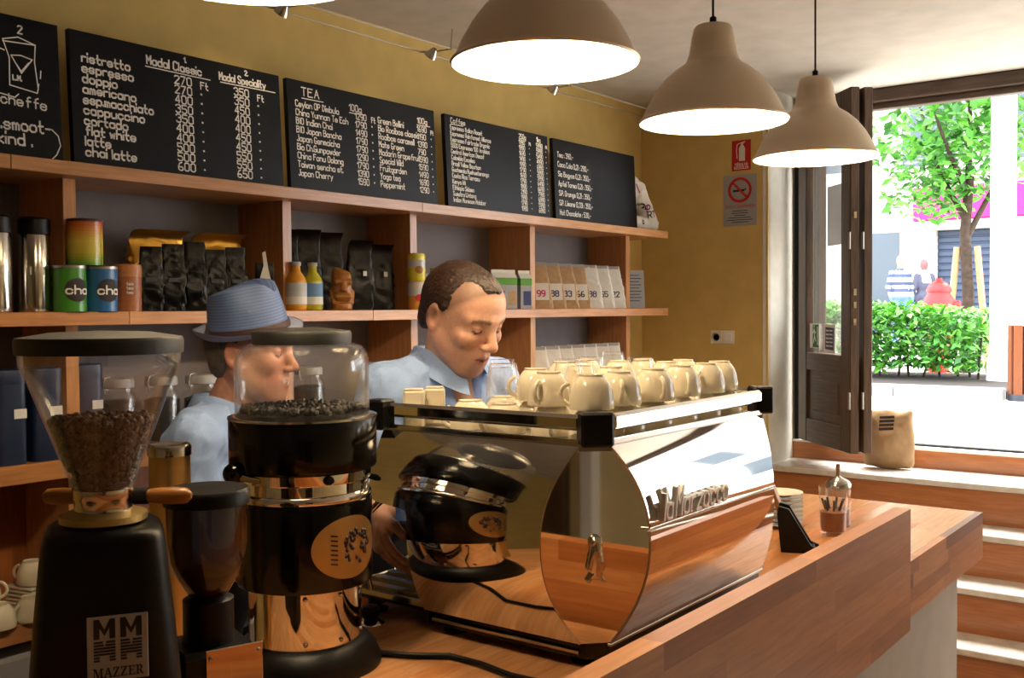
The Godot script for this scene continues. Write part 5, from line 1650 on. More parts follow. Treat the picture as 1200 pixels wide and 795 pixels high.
	for r in n1 + 1:
		var t := float(r) / n1
		var row := PackedVector3Array()
		for q in seg:
			var a := TAU * q / seg
			var dirx := cos(a)
			var dirz := sin(a)
			var rad: float
			var yy: float
			if t < 0.72:
				var u := t / 0.72
				rad = 1.0 - 0.13 * u - 0.03 * u * u
				yy = 0.118 * u
			else:
				var u := (t - 0.72) / 0.28
				rad = 0.84 * cos(u * PI / 2)
				yy = 0.118 + 0.014 * sin(u * PI / 2)
			rad += 0.012 * (1.0 if r % 2 == 0 else -1.0) * (0.6 if t < 0.98 else 0.0)
			var p := Vector3(dirx * 0.090 * rad, yy, dirz * 0.106 * rad)
			# crease along the top, pinch at the front, sloping to the front
			var k := smoothstep(0.5, 0.85, t)
			p.y -= 0.034 * k * exp(-p.x * p.x / 0.0009)
			p.y -= 0.020 * k * smoothstep(0.02, -0.10, p.z) * 0.7
			p.y += 0.008 * k * smoothstep(-0.02, 0.08, p.z)
			var pinch := exp(-pow((p.z - 0.055) / 0.035, 2)) * smoothstep(0.35, 0.8, t)
			p.x *= 1.0 - 0.28 * pinch
			row.append(p)
		rows.append(row)
	for r in n1 + 1:
		pass
	crown.grid(rows, true, true)
	for r in n1 + 1:
		for q in seg:
			var b := 1.0 if r % 2 == 0 else 0.55
			crown.c[r * seg + q] = Color(0.115 * b, 0.18 * b, 0.38 * b)
	part(hat, "crown", crown, M.painted)
	var brim := MB.new()
	brim.colored = true
	rows = []
	var nb := 17
	for r in nb:
		var t := float(r) / (nb - 1)
		var under := false
		var row := PackedVector3Array()
		for q in seg:
			var a := TAU * q / seg
			var rr := 0.93 + t * 0.36
			var p := Vector3(cos(a) * 0.095 * rr, 0, sin(a) * 0.108 * rr)
			p.y = 0.004 + 0.0015 * (1.0 if r % 2 == 0 else -1.0) + t * t * (0.020 * smoothstep(0.2, -1.0, sin(a)) - 0.006 * smoothstep(0.2, 1.0, sin(a)) + 0.012 * absf(cos(a)))
			row.append(p)
		rows.append(row)
	brim.grid(rows, true)
	for r in nb:
		for q in seg:
			var b := 1.0 if r % 2 == 0 else 0.7
			brim.c[r * seg + q] = Color(0.52 * b, 0.58 * b, 0.80 * b) if r < nb - 1 else Color(0.30, 0.36, 0.58)
	var under := []
	for r in rows:
		var row := PackedVector3Array()
		for p in r: row.append(p - Vector3(0, 0.004, 0))
		under.append(row)
	brim.col = Color(0.30, 0.35, 0.52)
	brim.grid(under, true, true)
	part(hat, "brim", brim, M.painted, "paler upturned brim")
	var band := []
	for r in 4:
		var row := PackedVector3Array()
		for q in seg:
			var a := TAU * q / seg
			var rad := 1.012 - 0.02 * r / 3.0 + (0.012 if r in [1, 2] else 0.0) + 0.006 * (1 if q % 2 else -1)
			row.append(Vector3(cos(a) * 0.090 * rad, 0.006 + 0.006 * r, sin(a) * 0.106 * rad))
		band.append(row)
	part(hat, "band", MB.new().grid(band, true, true), M.leather, "braided brown band")

# ------------------------------------------------------------------ goods on the shelves
func bend(mb: MB, r: float, a0: float) -> MB:
	# bends flat lettering (x right, y up, z out) round an upright cylinder
	for i in mb.v.size():
		var p := mb.v[i]
		var a := a0 - p.x / r
		mb.v[i] = Vector3(cos(a) * (r + p.z), p.y, sin(a) * (r + p.z))
		mb.n[i] = Vector3(cos(a), 0, sin(a))
	return mb

func patch(cx: float, cy: float, rx: float, ry: float, z: float) -> MB:
	# round print that can be bent with its cylinder
	var rows := []
	for r in 7:
		var row := PackedVector3Array()
		for q in 32: row.append(Vector3(cx + cos(TAU * q / 32) * rx * r / 6.0, cy + sin(TAU * q / 32) * ry * r / 6.0, z))
		rows.append(row)
	return MB.new().grid(rows, true, true)

func stick(mb: MB, s: SDF, dir: Vector3, lift := 0.0012) -> void:
	var all := PackedInt32Array(range(s.kind.size()))
	for i in mb.v.size():
		var p := mb.v[i]
		for k in 30:
			var d := s.dist(p, all)
			if d < lift:
				mb.v[i] = p
				break
			p += dir * (d - lift * 0.8)
			if k == 29: mb.v[i] = Vector3(1e6, 0, 0)
	var keep := PackedInt32Array()
	for k in range(0, mb.ix.size(), 3):
		if mb.v[mb.ix[k]].x < 1e5 and mb.v[mb.ix[k + 1]].x < 1e5 and mb.v[mb.ix[k + 2]].x < 1e5:
			for j in 3: keep.append(mb.ix[k + j])
	mb.ix = keep
	var good := Vector3.ZERO
	for p in mb.v:
		if p.x < 1e5: good = p
	for i in mb.v.size():
		if mb.v[i].x > 1e5: mb.v[i] = good

func disc_text(t: String, h: float, w: float, sx := 1.0) -> MB:
	var mb := MB.new()
	mb.colored = true
	letters(mb, t, Vector3.ZERO, Vector3.RIGHT, Vector3.UP, h, w, sx, 0.03)
	var wide := 0.0
	for p in mb.v: wide = maxf(wide, p.x)
	for i in mb.v.size(): mb.v[i].x -= wide / 2
	return mb

func bag_mesh(w: float, h: float, d: float, seed_: int, crimp := 0.06, fold := 0.0, wr := 0.005) -> MB:
	# side gusset bag: square bottom, flat sealed top
	var f := cloth_noise(seed_, 14.0)
	var rows := []
	var nr := 22
	for r in nr + 1:
		var t := float(r) / nr
		var k := smoothstep(0.35, 0.95, t)
		var hw := w / 2 * (0.97 + 0.05 * sin(t * PI)) * (1.0 - 0.06 * k)
		var hd := lerpf(d / 2, 0.0035, k) * (0.92 + 0.12 * sin(minf(t * 2.2, 1.0) * PI))
		var e := lerpf(6.0, 3.0, k)
		var row := superring(t * h, hw, hd, e, 44)
		for q in row.size():
			var p := row[q]
			var nz := f.get_noise_3d(p.x * 3.0, p.y * 2.0, p.z * 3.0 + seed_) * wr * (1.0 - 0.5 * k)
			var dirv := Vector3(p.x, 0, p.z).normalized()
			p += dirv * nz
			# gusset pushed in at the sides
			if absf(p.x) > hw * 0.8: p.x -= signf(p.x) * 0.010 * sin(minf(t * 1.15, 1.0) * PI) * exp(-p.z * p.z / (hd * hd * 0.12 + 1e-6))
			if fold > 0.0 and t > 0.8:
				var u := (t - 0.8) / 0.2
				p.z += fold * u * u
				p.y -= fold * 0.4 * u * u
			row[q] = p
		rows.append(row)
	var mb := MB.new()
	mb.grid([superring(0.0, 0.0001, 0.0001, 2.0, 44), rows[0]], true, true)
	mb.grid(rows, true, true)
	mb.grid([rows[nr], superring(rows[nr][0].y, 0.0001, 0.0001, 2.0, 44)], true, true)
	return mb

func jar(at: Vector3, label: String) -> void:
	var o := thing("storage_jar", label, "jar", at, 0, "storage jars of coffee beans")
	part(o, "glass", MB.new().lathe([Vector2(0, 0), Vector2(0.050, 0.0), Vector2(0.054, 0.006), Vector2(0.054, 0.135), Vector2(0.050, 0.15), Vector2(0.042, 0.158), Vector2(0.042, 0.170), Vector2(0.040, 0.170), Vector2(0.040, 0.157), Vector2(0.051, 0.135), Vector2(0.051, 0.008), Vector2(0, 0.006)], 32), M.glass)
	part(o, "beans", MB.new().lathe([Vector2(0, 0.007), Vector2(0.050, 0.008), Vector2(0.050, 0.125), Vector2(0.03, 0.132), Vector2(0, 0.133)], 28), M.beans)
	part(o, "lid", MB.new().lathe([Vector2(0.040, 0.166), Vector2(0.046, 0.168), Vector2(0.046, 0.188), Vector2(0.042, 0.193), Vector2(0, 0.195)], 28), M.plate_grey, "pale lid")
	part(o, "clasp", MB.new().tube([Vector3(-0.046, 0.15, 0.012), Vector3(-0.052, 0.175, 0.012), Vector3(-0.044, 0.196, 0.008), Vector3(-0.02, 0.199, 0)], 0.002, 6), M.steel)

func bottle(at: Vector3, label: String, body: Color, label_c: Color, h: float, r: float, group: String) -> void:
	var o := thing("bottle", label, "bottle", at, 0, group)
	var g := MB.new()
	g.colored = true
	g.col = body
	g.lathe([Vector2(0, 0), Vector2(r * 0.92, 0), Vector2(r, 0.006), Vector2(r, h * 0.58), Vector2(r * 0.85, h * 0.68), Vector2(r * 0.45, h * 0.80), Vector2(r * 0.40, h * 0.93), Vector2(0, h * 0.93)], 28)
	part(o, "glass", g, M.painted_gloss)
	var lb := MB.new()
	lb.colored = true
	lb.col = label_c
	lb.lathe([Vector2(r * 1.015, h * 0.28), Vector2(r * 1.015, h * 0.56)], 28)
	lb.col = Color(0.65, 0.64, 0.58)
	lb.lathe([Vector2(r * 1.018, h * 0.12), Vector2(r * 1.018, h * 0.28)], 28)
	part(o, "paper_label", lb, M.painted)
	part(o, "cap", MB.new().lathe([Vector2(r * 0.48, h * 0.92), Vector2(r * 0.48, h * 0.985), Vector2(r * 0.42, h), Vector2(0, h)], 20), M.plate_grey)

func build_shelf_goods() -> void:
	var y := 1.554
	# vacuum flasks
	for k in 2:
		var o := thing("vacuum_flask", ["steel vacuum flask with black cap, cut by the left picture edge", "steel vacuum flask with black cap beside the shelf divider"][k], "flask", Vector3([1.29, 1.392][k], y, -2.60), 0, "steel flasks")
		part(o, "body", MB.new().lathe([Vector2(0, 0), Vector2(0.038, 0), Vector2(0.039, 0.004), Vector2(0.039, 0.195), Vector2(0.035, 0.205), Vector2(0, 0.205)], 36), M.steel)
		part(o, "cap", MB.new().lathe([Vector2(0.040, 0.200), Vector2(0.0405, 0.204), Vector2(0.0395, 0.238), Vector2(0.034, 0.244), Vector2(0, 0.245)], 36), M.black_plastic)
		var lab := MB.new()
		lab.box(Vector3(0.004, 0.105, 0.0005), Vector3(0.034, 0.02, 0.001))
		part(o, "sticker", bend(lab, 0.0395, 2.0), M.paper_white)
	# tea tins
	var tins := [["tea_tin", "green round tea tin with a dark printed badge", Vector3(1.462, y, -2.555), 0.042, 0.116, Color(0.05, 0.22, 0.02)], ["tea_tin", "blue round tea tin with a dark printed badge", Vector3(1.553, y, -2.557), 0.042, 0.116, Color(0.02, 0.11, 0.30)]]
	for t in tins:
		var o := thing(t[0], t[1], "tin", t[2], 0, "round tea tins")
		var r: float = t[3]
		var b := MB.new()
		b.colored = true
		b.col = t[5]
		b.lathe([Vector2(0, 0), Vector2(r, 0), Vector2(r, t[4])], 40)
		part(o, "body", b, M.painted_gloss)
		part(o, "lid", MB.new().lathe([Vector2(r + 0.001, t[4] - 0.003), Vector2(r + 0.0015, t[4] + 0.004), Vector2(r - 0.003, t[4] + 0.006), Vector2(0, t[4] + 0.004)], 40), M.dull_steel)
		var bad := patch(0.018, 0.056, 0.032, 0.031, 0.0008)
		part(o, "badge", bend(bad, r, 2.05), M.dark_print)
		var tx := disc_text("cha", 0.022, 0.0042, 1.2)
		for i in tx.v.size(): tx.v[i] += Vector3(0.020, 0.046, 0.0015)
		part(o, "lettering", bend(tx, r, 2.05), M.chalk)
	var gt := thing("tea_tin", "round tin printed red over yellow to green, standing on two tins", "tin", Vector3(1.508, y + 0.1222, -2.556), 0, "round tea tins")
	var gb := MB.new()
	gb.colored = true
	var cols := [Color(0.10, 0.28, 0.02), Color(0.50, 0.42, 0.04), Color(0.62, 0.46, 0.06), Color(0.55, 0.22, 0.03), Color(0.42, 0.035, 0.02)]
	for k in 16:
		var u := k / 16.0 * 4.0
		gb.col = cols[int(u)].lerp(cols[mini(int(u) + 1, 4)], u - int(u))
		gb.lathe([Vector2(0.045, 0.118 * k / 16.0), Vector2(0.045, 0.118 * (k + 1) / 16.0)], 40)
	gb.lathe([Vector2(0, 0), Vector2(0.045, 0)], 40)
	part(gt, "body", gb, M.painted_gloss)
	part(gt, "lid", MB.new().lathe([Vector2(0.046, 0.115), Vector2(0.0465, 0.121), Vector2(0.042, 0.123), Vector2(0, 0.120)], 40), M.leather)
	# cardboard tube
	var ct := thing("card_tube", "brown cardboard tea tube beside the blue tin", "tube", Vector3(1.645, y, -2.575))
	part(ct, "body", MB.new().lathe([Vector2(0, 0), Vector2(0.036, 0), Vector2(0.036, 0.10)], 36), M.bar_c)
	part(ct, "lid", MB.new().lathe([Vector2(0.037, 0.095), Vector2(0.037, 0.128), Vector2(0.034, 0.130), Vector2(0, 0.130)], 36), M.bar_b)
	var ctx := MB.new()
	ctx.colored = true
	for k in 3: letters(ctx, "tea", Vector3(-0.008, 0.072 - k * 0.012, 0.0006), Vector3.RIGHT, Vector3.UP, 0.008, 0.0016)
	part(ct, "print", bend(ctx, 0.036, 2.0), M.chalk)
	# black foil bags in the second compartment, gold topped ones behind
	var bx := [1.735, 1.809, 1.883, 1.957, 2.031]
	for k in 5:
		var o := thing("coffee_bag", "black foil coffee bag, %s from the left below the gold bags" % ORD[k], "coffee bag", Vector3(bx[k], y, -2.60), -0.5 + rng.randf_range(-0.1, 0.1), "black foil bags under the gold ones")
		part(o, "body", bag_mesh(0.066, 0.185 + 0.01 * (k % 3), 0.036, 30 + k, 0.06, 0.0, 0.009), M.foil_black)
		part(o, "label", MB.new().box(Vector3(0, 0.09, 0.021), Vector3(0.03, 0.012, 0.001)), M.rubber_grey)
	for k in 2:
		var o := thing("coffee_bag", ["gold foil bag rising behind the black ones, left of the pair", "gold foil bag rising behind the black ones, right of the pair"][k], "coffee bag", Vector3(1.845 + 0.22 * k, y, -2.735), -0.12, "gold foil bags")
		part(o, "body", bag_mesh(0.185, 0.262, 0.06, 50 + k, 0.06, 0.05, 0.022), M.foil_gold)
	var wb := thing("coffee_bag", "narrow black bag with a white folded tip behind the straw hat", "coffee bag", Vector3(2.12, y, -2.57), -0.6)
	part(wb, "body", bag_mesh(0.06, 0.15, 0.05, 61), M.foil_black)
	part(wb, "tip", MB.new().extrude(PackedVector2Array([Vector2(-0.016, 0.10), Vector2(0.02, 0.085), Vector2(0.010, 0.13), Vector2(0.002, 0.185), Vector2(-0.008, 0.18), Vector2(-0.004, 0.14)]), 0.006, Transform3D(Basis(), Vector3(0.0, 0, 0.020))), M.paper_white)
	# juice bottles
	bottle(Vector3(2.262, y, -2.585), "orange soda bottle with a pale label, left of two", Color(0.62, 0.28, 0.03), Color(0.45, 0.47, 0.48), 0.158, 0.034, "soda bottles by the carved figure")
	bottle(Vector3(2.338, y, -2.59), "yellow green lemonade bottle with a blue label", Color(0.42, 0.40, 0.03), Color(0.12, 0.25, 0.42), 0.158, 0.033, "soda bottles by the carved figure")
	# carved wooden figure
	var cf := SDF.new()
	cf.cap(Vector3(0, 0.012, 0), Vector3(0, 0.105, 0), 0.036, 0.033, 0.01)
	cf.cap(Vector3(0, 0.10, 0), Vector3(-0.02, 0.135, 0), 0.026, 0.010, 0.015)
	cf.cap(Vector3(0.01, 0.10, 0.01), Vector3(0.016, 0.118, 0.01), 0.018, 0.010, 0.01)
	cf.cap(Vector3(-0.022, 0.095, 0.028), Vector3(0.022, 0.095, 0.028), 0.009, 0.009, 0.006)
	cf.cap(Vector3(0, 0.09, 0.034), Vector3(0, 0.068, 0.042), 0.008, 0.011, 0.006)
	cf.cap(Vector3(-0.02, 0.045, 0.03), Vector3(0.02, 0.045, 0.03), 0.010, 0.010, 0.006)
	for x in [-1.0, 1.0]:
		cf.ell(Vector3(0.016 * x, 0.080, 0.038), Vector3(0.009, 0.007, 0.008), 0.003, Basis(), true)
		cf.cap(Vector3(0.034 * x, 0.06, 0.0), Vector3(0.030 * x, 0.025, 0.018), 0.010, 0.008, 0.006)
	cf.ell(Vector3(0, 0.058, 0.042), Vector3(0.020, 0.006, 0.012), 0.003, Basis(), true)
	cf.ell(Vector3(0, 0.026, 0.040), Vector3(0.034, 0.005, 0.016), 0.003, Basis(), true)
	cf.plane(Vector3(0, 1, 0), 0.0, 0.002)
	var cfm := MB.new()
	cf.net(cfm, Vector3(-0.05, -0.004, -0.05), Vector3(0.05, 0.155, 0.06), 0.0034)
	single("carved_figure", cfm, M.handle_wood, "small carved wooden figure in front of black bags", "figurine", Vector3(2.455, y, -2.575), -0.6)
	# tall black bags
	var tb := [[2.33, -2.72, 0.285, 0.098], [2.43, -2.72, 0.29, 0.098], [2.532, -2.72, 0.285, 0.098], [2.636, -2.67, 0.26, 0.096], [2.742, -2.67, 0.25, 0.096]]
	for k in 5:
		var o := thing("coffee_bag", "tall black foil bag behind the carved figure, %s from the left" % ORD[k], "coffee bag", Vector3(tb[k][0], y, tb[k][1]), -0.4, "tall black foil bags")
		part(o, "body", bag_mesh(tb[k][3], tb[k][2], 0.042, 70 + k, 0.06, 0.03, 0.009), M.foil_black)
		if k > 2: part(o, "sticker", MB.new().box(Vector3(0.01, 0.13, 0.024), Vector3(0.014, 0.018, 0.001)), M.paper_white)
	# cans and small green bottles
	for k in 2:
		var o := thing("drink_can", ["orange drink can at the bottom of a pair", "yellow lemon drink can standing on the orange one"][k], "can", Vector3(2.822, y + 0.1035 * k, -2.565), 0, "stacked drink cans")
		var b := MB.new()
		b.colored = true
		b.col = [Color(0.66, 0.30, 0.05), Color(0.70, 0.60, 0.05)][k]
		b.lathe([Vector2(0.029, 0.0), Vector2(0.033, 0.008), Vector2(0.033, 0.050)], 32)
		b.col = Color(0.50, 0.53, 0.56)
		b.lathe([Vector2(0.033, 0.050), Vector2(0.033, 0.078)], 32)
		b.col = [Color(0.55, 0.50, 0.45), Color(0.72, 0.66, 0.10)][k]
		b.lathe([Vector2(0.033, 0.078), Vector2(0.033, 0.094), Vector2(0.028, 0.103)], 32)
		part(o, "body", b, M.painted_gloss)
		part(o, "top", MB.new().lathe([Vector2(0.0285, 0.1025), Vector2(0.028, 0.1035), Vector2(0.026, 0.101), Vector2(0, 0.101)], 32), M.steel)
		var fr := patch(0.004, 0.042, 0.016, 0.014, 0.0006)
		part(o, "fruit_print", bend(fr, 0.033, 2.2), M[["red_print", "handle_wood"][k]])
	bottle(Vector3(2.893, y, -2.60), "small green water bottle beside the cans, left of two", Color(0.015, 0.09, 0.04), Color(0.30, 0.42, 0.46), 0.155, 0.026, "green water bottles")
	bottle(Vector3(2.955, y, -2.60), "small green water bottle beside the barista's head", Color(0.02, 0.09, 0.03), Color(0.42, 0.42, 0.36), 0.158, 0.026, "green water bottles")
	var gc := single("grey_card", MB.new().box(Vector3(0, 0.11, 0), Vector3(0.11, 0.075, 0.004)).box(Vector3(0, 0.036, 0), Vector3(0.30, 0.072, 0.02), 0.002), M.plate_grey, "grey card standing at the back of the shelf above the barista", "card", Vector3(3.16, y, -2.80))
	# yellow topped cartons
	for k in 3:
		var o := thing("carton", "yellow and white juice carton right of the barista's head, %s from the left" % ORD[k], "carton", Vector3([3.35, 3.43, 3.535][k], y, -2.60), -0.45, "juice cartons")
		part(o, "body", MB.new().box(Vector3(0, 0.05, 0), Vector3(0.055, 0.10, 0.05), 0.001), M.plate_grey)
		part(o, "band", MB.new().box(Vector3(0, 0.114, 0), Vector3(0.0555, 0.03, 0.0505), 0.001), M.leaf_b, "yellow green band")
		part(o, "gable", MB.new().extrude(PackedVector2Array([Vector2(-0.025, 0.128), Vector2(0.025, 0.128), Vector2(0.004, 0.15), Vector2(0.004, 0.163), Vector2(-0.004, 0.163), Vector2(-0.004, 0.15)]), 0.055, Transform3D(Basis(Vector3.UP, PI / 2), Vector3.ZERO)), M.paper_white)
		part(o, "print", MB.new().box(Vector3(0.004, 0.045, 0.0255), Vector3(0.036, 0.06, 0.001)), M[["blue_print", "kraft", "blue_print"][k]])
	# row of pale paper bags, and the row below
	for row in 2:
		var n: int = [7, 7][row]
		for k in n:
			var x: float = 3.685 + k * [0.104, 0.104][row]
			var o := thing("coffee_bag", ["pale paper coffee bag on the upper shelf, %s from the left", "white paper coffee bag on the lower shelf, %s from the left"][row] % ORD[k], "coffee bag", Vector3(x, [y, 1.171][row], -2.605), -0.75 + rng.randf_range(-0.06, 0.06), ["paper bags on the upper shelf", "paper bags on the lower shelf"][row])
			o.rotation.z = 0.0
			var bm := bag_mesh(0.088, [0.205, 0.215][row], 0.05, 90 + k + row * 20)
			# leaning back a little
			for i in bm.v.size(): bm.v[i] += Vector3(-0.10 * bm.v[i].y, 0, -0.16 * bm.v[i].y)
			part(o, "body", bm, M["kraft" if (k < 4 and row == 0) else "paper_white"])
			part(o, "front_label", MB.new().box(Vector3(-0.008, 0.075, 0.0185), Vector3(0.06, 0.075, 0.001), 0.0, Basis(Vector3(1, 0, 0), -0.18)), M.paper_white)
			var pr := MB.new()
			pr.colored = true
			letters(pr, ["99", "88", "33", "66", "88", "55", "22"][k], Vector3(-0.03, 0.055, 0.024), Vector3.RIGHT, Vector3(0, 0.98, -0.18).normalized(), 0.025, 0.005, 1.0)
			part(o, "print", pr, M[["magenta", "blue_print", "blue_print", "leather", "blue_print", "rubber_grey", "rubber_grey"][k]])
			part(o, "clip", MB.new().box(Vector3(-0.02, [0.198, 0.208][row], -0.030), Vector3(0.07, 0.014, 0.006), 0.001), M.plate_grey)
	var cd := thing("price_card", "white printed card leaning at the end of the upper shelf", "card", Vector3(4.46, y, -2.60), -0.75)
	cd.rotation.x = -0.12
	part(cd, "card", MB.new().box(Vector3(0, 0.095, 0), Vector3(0.115, 0.19, 0.006), 0.001), M.plate_grey)
	var cl := MB.new()
	for k in 9: cl.ribbon(Vector3(-0.04, 0.165 - k * 0.016, 0.0036), Vector3(0.03 + 0.01 * (k % 2), 0.165 - k * 0.016, 0.0036), Vector3(0, 0, 1), 0.004)
	part(cd, "print", cl, M.rubber_grey)
	# printed sack slumped over the end of the top shelf
	var sk := SDF.new()
	sk.cap(Vector3(-0.10, 0.04, 0), Vector3(-0.06, 0.25, 0.0), 0.035, 0.022, 0.03)
	sk.cap(Vector3(-0.06, 0.24, 0), Vector3(0.085, 0.04, 0.01), 0.026, 0.036, 0.04)
	sk.cap(Vector3(-0.02, 0.22, 0.03), Vector3(0.06, 0.036, 0.05), 0.024, 0.034, 0.04)
	sk.cap(Vector3(-0.06, 0.04, 0.02), Vector3(0.09, 0.034, 0.03), 0.034, 0.032, 0.03)
	sk.noise = cloth_noise(3, 16.0)
	sk.amp = 0.006
	sk.plane(Vector3.UP, 0.001, 0.004)
	var so := thing("printed_sack", "cream sack with dark lettering slumped at the end of the top shelf", "sack", Vector3(4.60, 1.946, -2.66), 0)
	var sm := MB.new()
	sk.net(sm, Vector3(-0.16, -0.01, -0.08), Vector3(0.15, 0.30, 0.12), 0.0065)
	part(so, "cloth", sm, M.paper_white)
	for t in [["expo", Vector3(-0.085, 0.13, 0.20), 0.036, -0.25, "dark_print"], ["Ro", Vector3(-0.115, 0.215, 0.20), 0.03, 0.3, "dark_print"], ["RT", Vector3(0.02, 0.06, 0.20), 0.032, 0.15, "dark_print"], ["o", Vector3(-0.03, 0.03, 0.20), 0.03, 0.0, "dark_print"], ["l", Vector3(-0.04, 0.185, 0.2), 0.05, 0.5, "magenta"], ["v", Vector3(0.0, 0.10, 0.2), 0.05, -0.5, "magenta"]]:
		var tx := MB.new()
		var a: float = t[3]
		var dirv := Vector3(0.25, -0.10, -0.96).normalized()
		letters(tx, t[0], t[1] - Vector3(0.05, -0.02, 0), Vector3(cos(a), sin(a), 0.3).normalized(), Vector3(-sin(a), cos(a), 0).normalized(), t[2], 0.006)
		stick(tx, sk, dirv, 0.0025)
		part(so, "lettering", tx, M[t[4]])
	# third shelf: blue tins and storage jars
	for k in 3:
		var o := thing("storage_tin", ["tall dark blue tin, cut by the left picture edge", "tall dark blue tin in the middle of three", "tall dark blue tin half hidden behind the grinder hopper"][k], "tin", Vector3([1.30, 1.395, 1.556][k], 1.1695, [-2.585, -2.585, -2.66][k]), 0, "dark blue tins")
		part(o, "body", MB.new().grid([superring(0.0, 0.0405, 0.0405, 4.0), superring(0.004, 0.0415, 0.0415, 4.0), superring(0.205, 0.0415, 0.0415, 4.0)], true, true), M.blue_tin)
		part(o, "lid", MB.new().grid([superring(0.203, 0.0405, 0.0405, 4.0), superring(0.205, 0.0425, 0.0425, 4.0), superring(0.236, 0.0425, 0.0425, 4.0), superring(0.240, 0.0385, 0.0385, 4.0), superring(0.240, 0.0, 0.0, 4.0)], true, true), M.blue_tin)
		part(o, "sticker", MB.new().box(Vector3(0.018, 0.128, 0.0422), Vector3(0.032, 0.024, 0.0008)), M.paper_white)
	var jl := ["coffee bean jar behind the left grinder hopper, first of the row", "coffee bean jar behind the left grinder hopper, second of the row", "coffee bean jar between the left grinder and the hat man", "coffee bean jar behind the hat man's back", "coffee bean jar behind the smiling man's face", "coffee bean jar beside the bell glass, left of the barista"]
	var jx := [1.66, 1.79, 1.90, 2.03, 2.36, 2.68]
	for k in 6: jar(Vector3(jx[k], 1.1695, [-2.66, -2.64, -2.60, -2.66, -2.64, -2.64][k]), jl[k])
	# cups and saucers low on the left
	var cp := cup_proto(0.040, 0.060)
	cp.name = "coffee_cup"
	var cl2 := [[1.255, 0.771, -2.545], [1.335, 0.771, -2.548], [1.24, 0.771, -2.64], [1.245, 0.8315, -2.60]]
	var cn := ["white cup upside down low on the left shelf, nearest the picture edge", "white cup upside down low on the left shelf, beside the saucers", "white cup upside down low on the left shelf, behind the others", "white cup low on the left shelf, on top of the others"]
	for k in 4:
		var o := copy(cp, cn[k], Vector3(cl2[k][0], cl2[k][1], cl2[k][2]), 2.5 + k, "cups low on the left")
		o.set_meta("category", "cup")
	for k in 7:
		single("square_saucer", MB.new().box(Vector3(0, 0.005, 0), Vector3(0.10, 0.009, 0.10), 0.003), M.porcelain, "white square saucer low on the left, %s from the bottom" % ORD[k], "saucer", Vector3(1.385, 0.771 + k * 0.0105, -2.62), 0.2, "square saucers low on the left")
	var last := copy(cp, "white cup tipped on the square saucer stack", Vector3(1.37, 0.875, -2.60), 2.0, "cups low on the left")
	last.position = Vector3(1.375, 0.846, -2.61)
	last.set_meta("category", "cup")
	cp.free()
	single("storage_box", MB.new().box(Vector3(0, 0.34, 0), Vector3(0.5, 0.67, 0.26), 0.01), M.plate_grey, "pale box in the lowest left compartment", "box", Vector3(1.13, 0.01, -2.68))

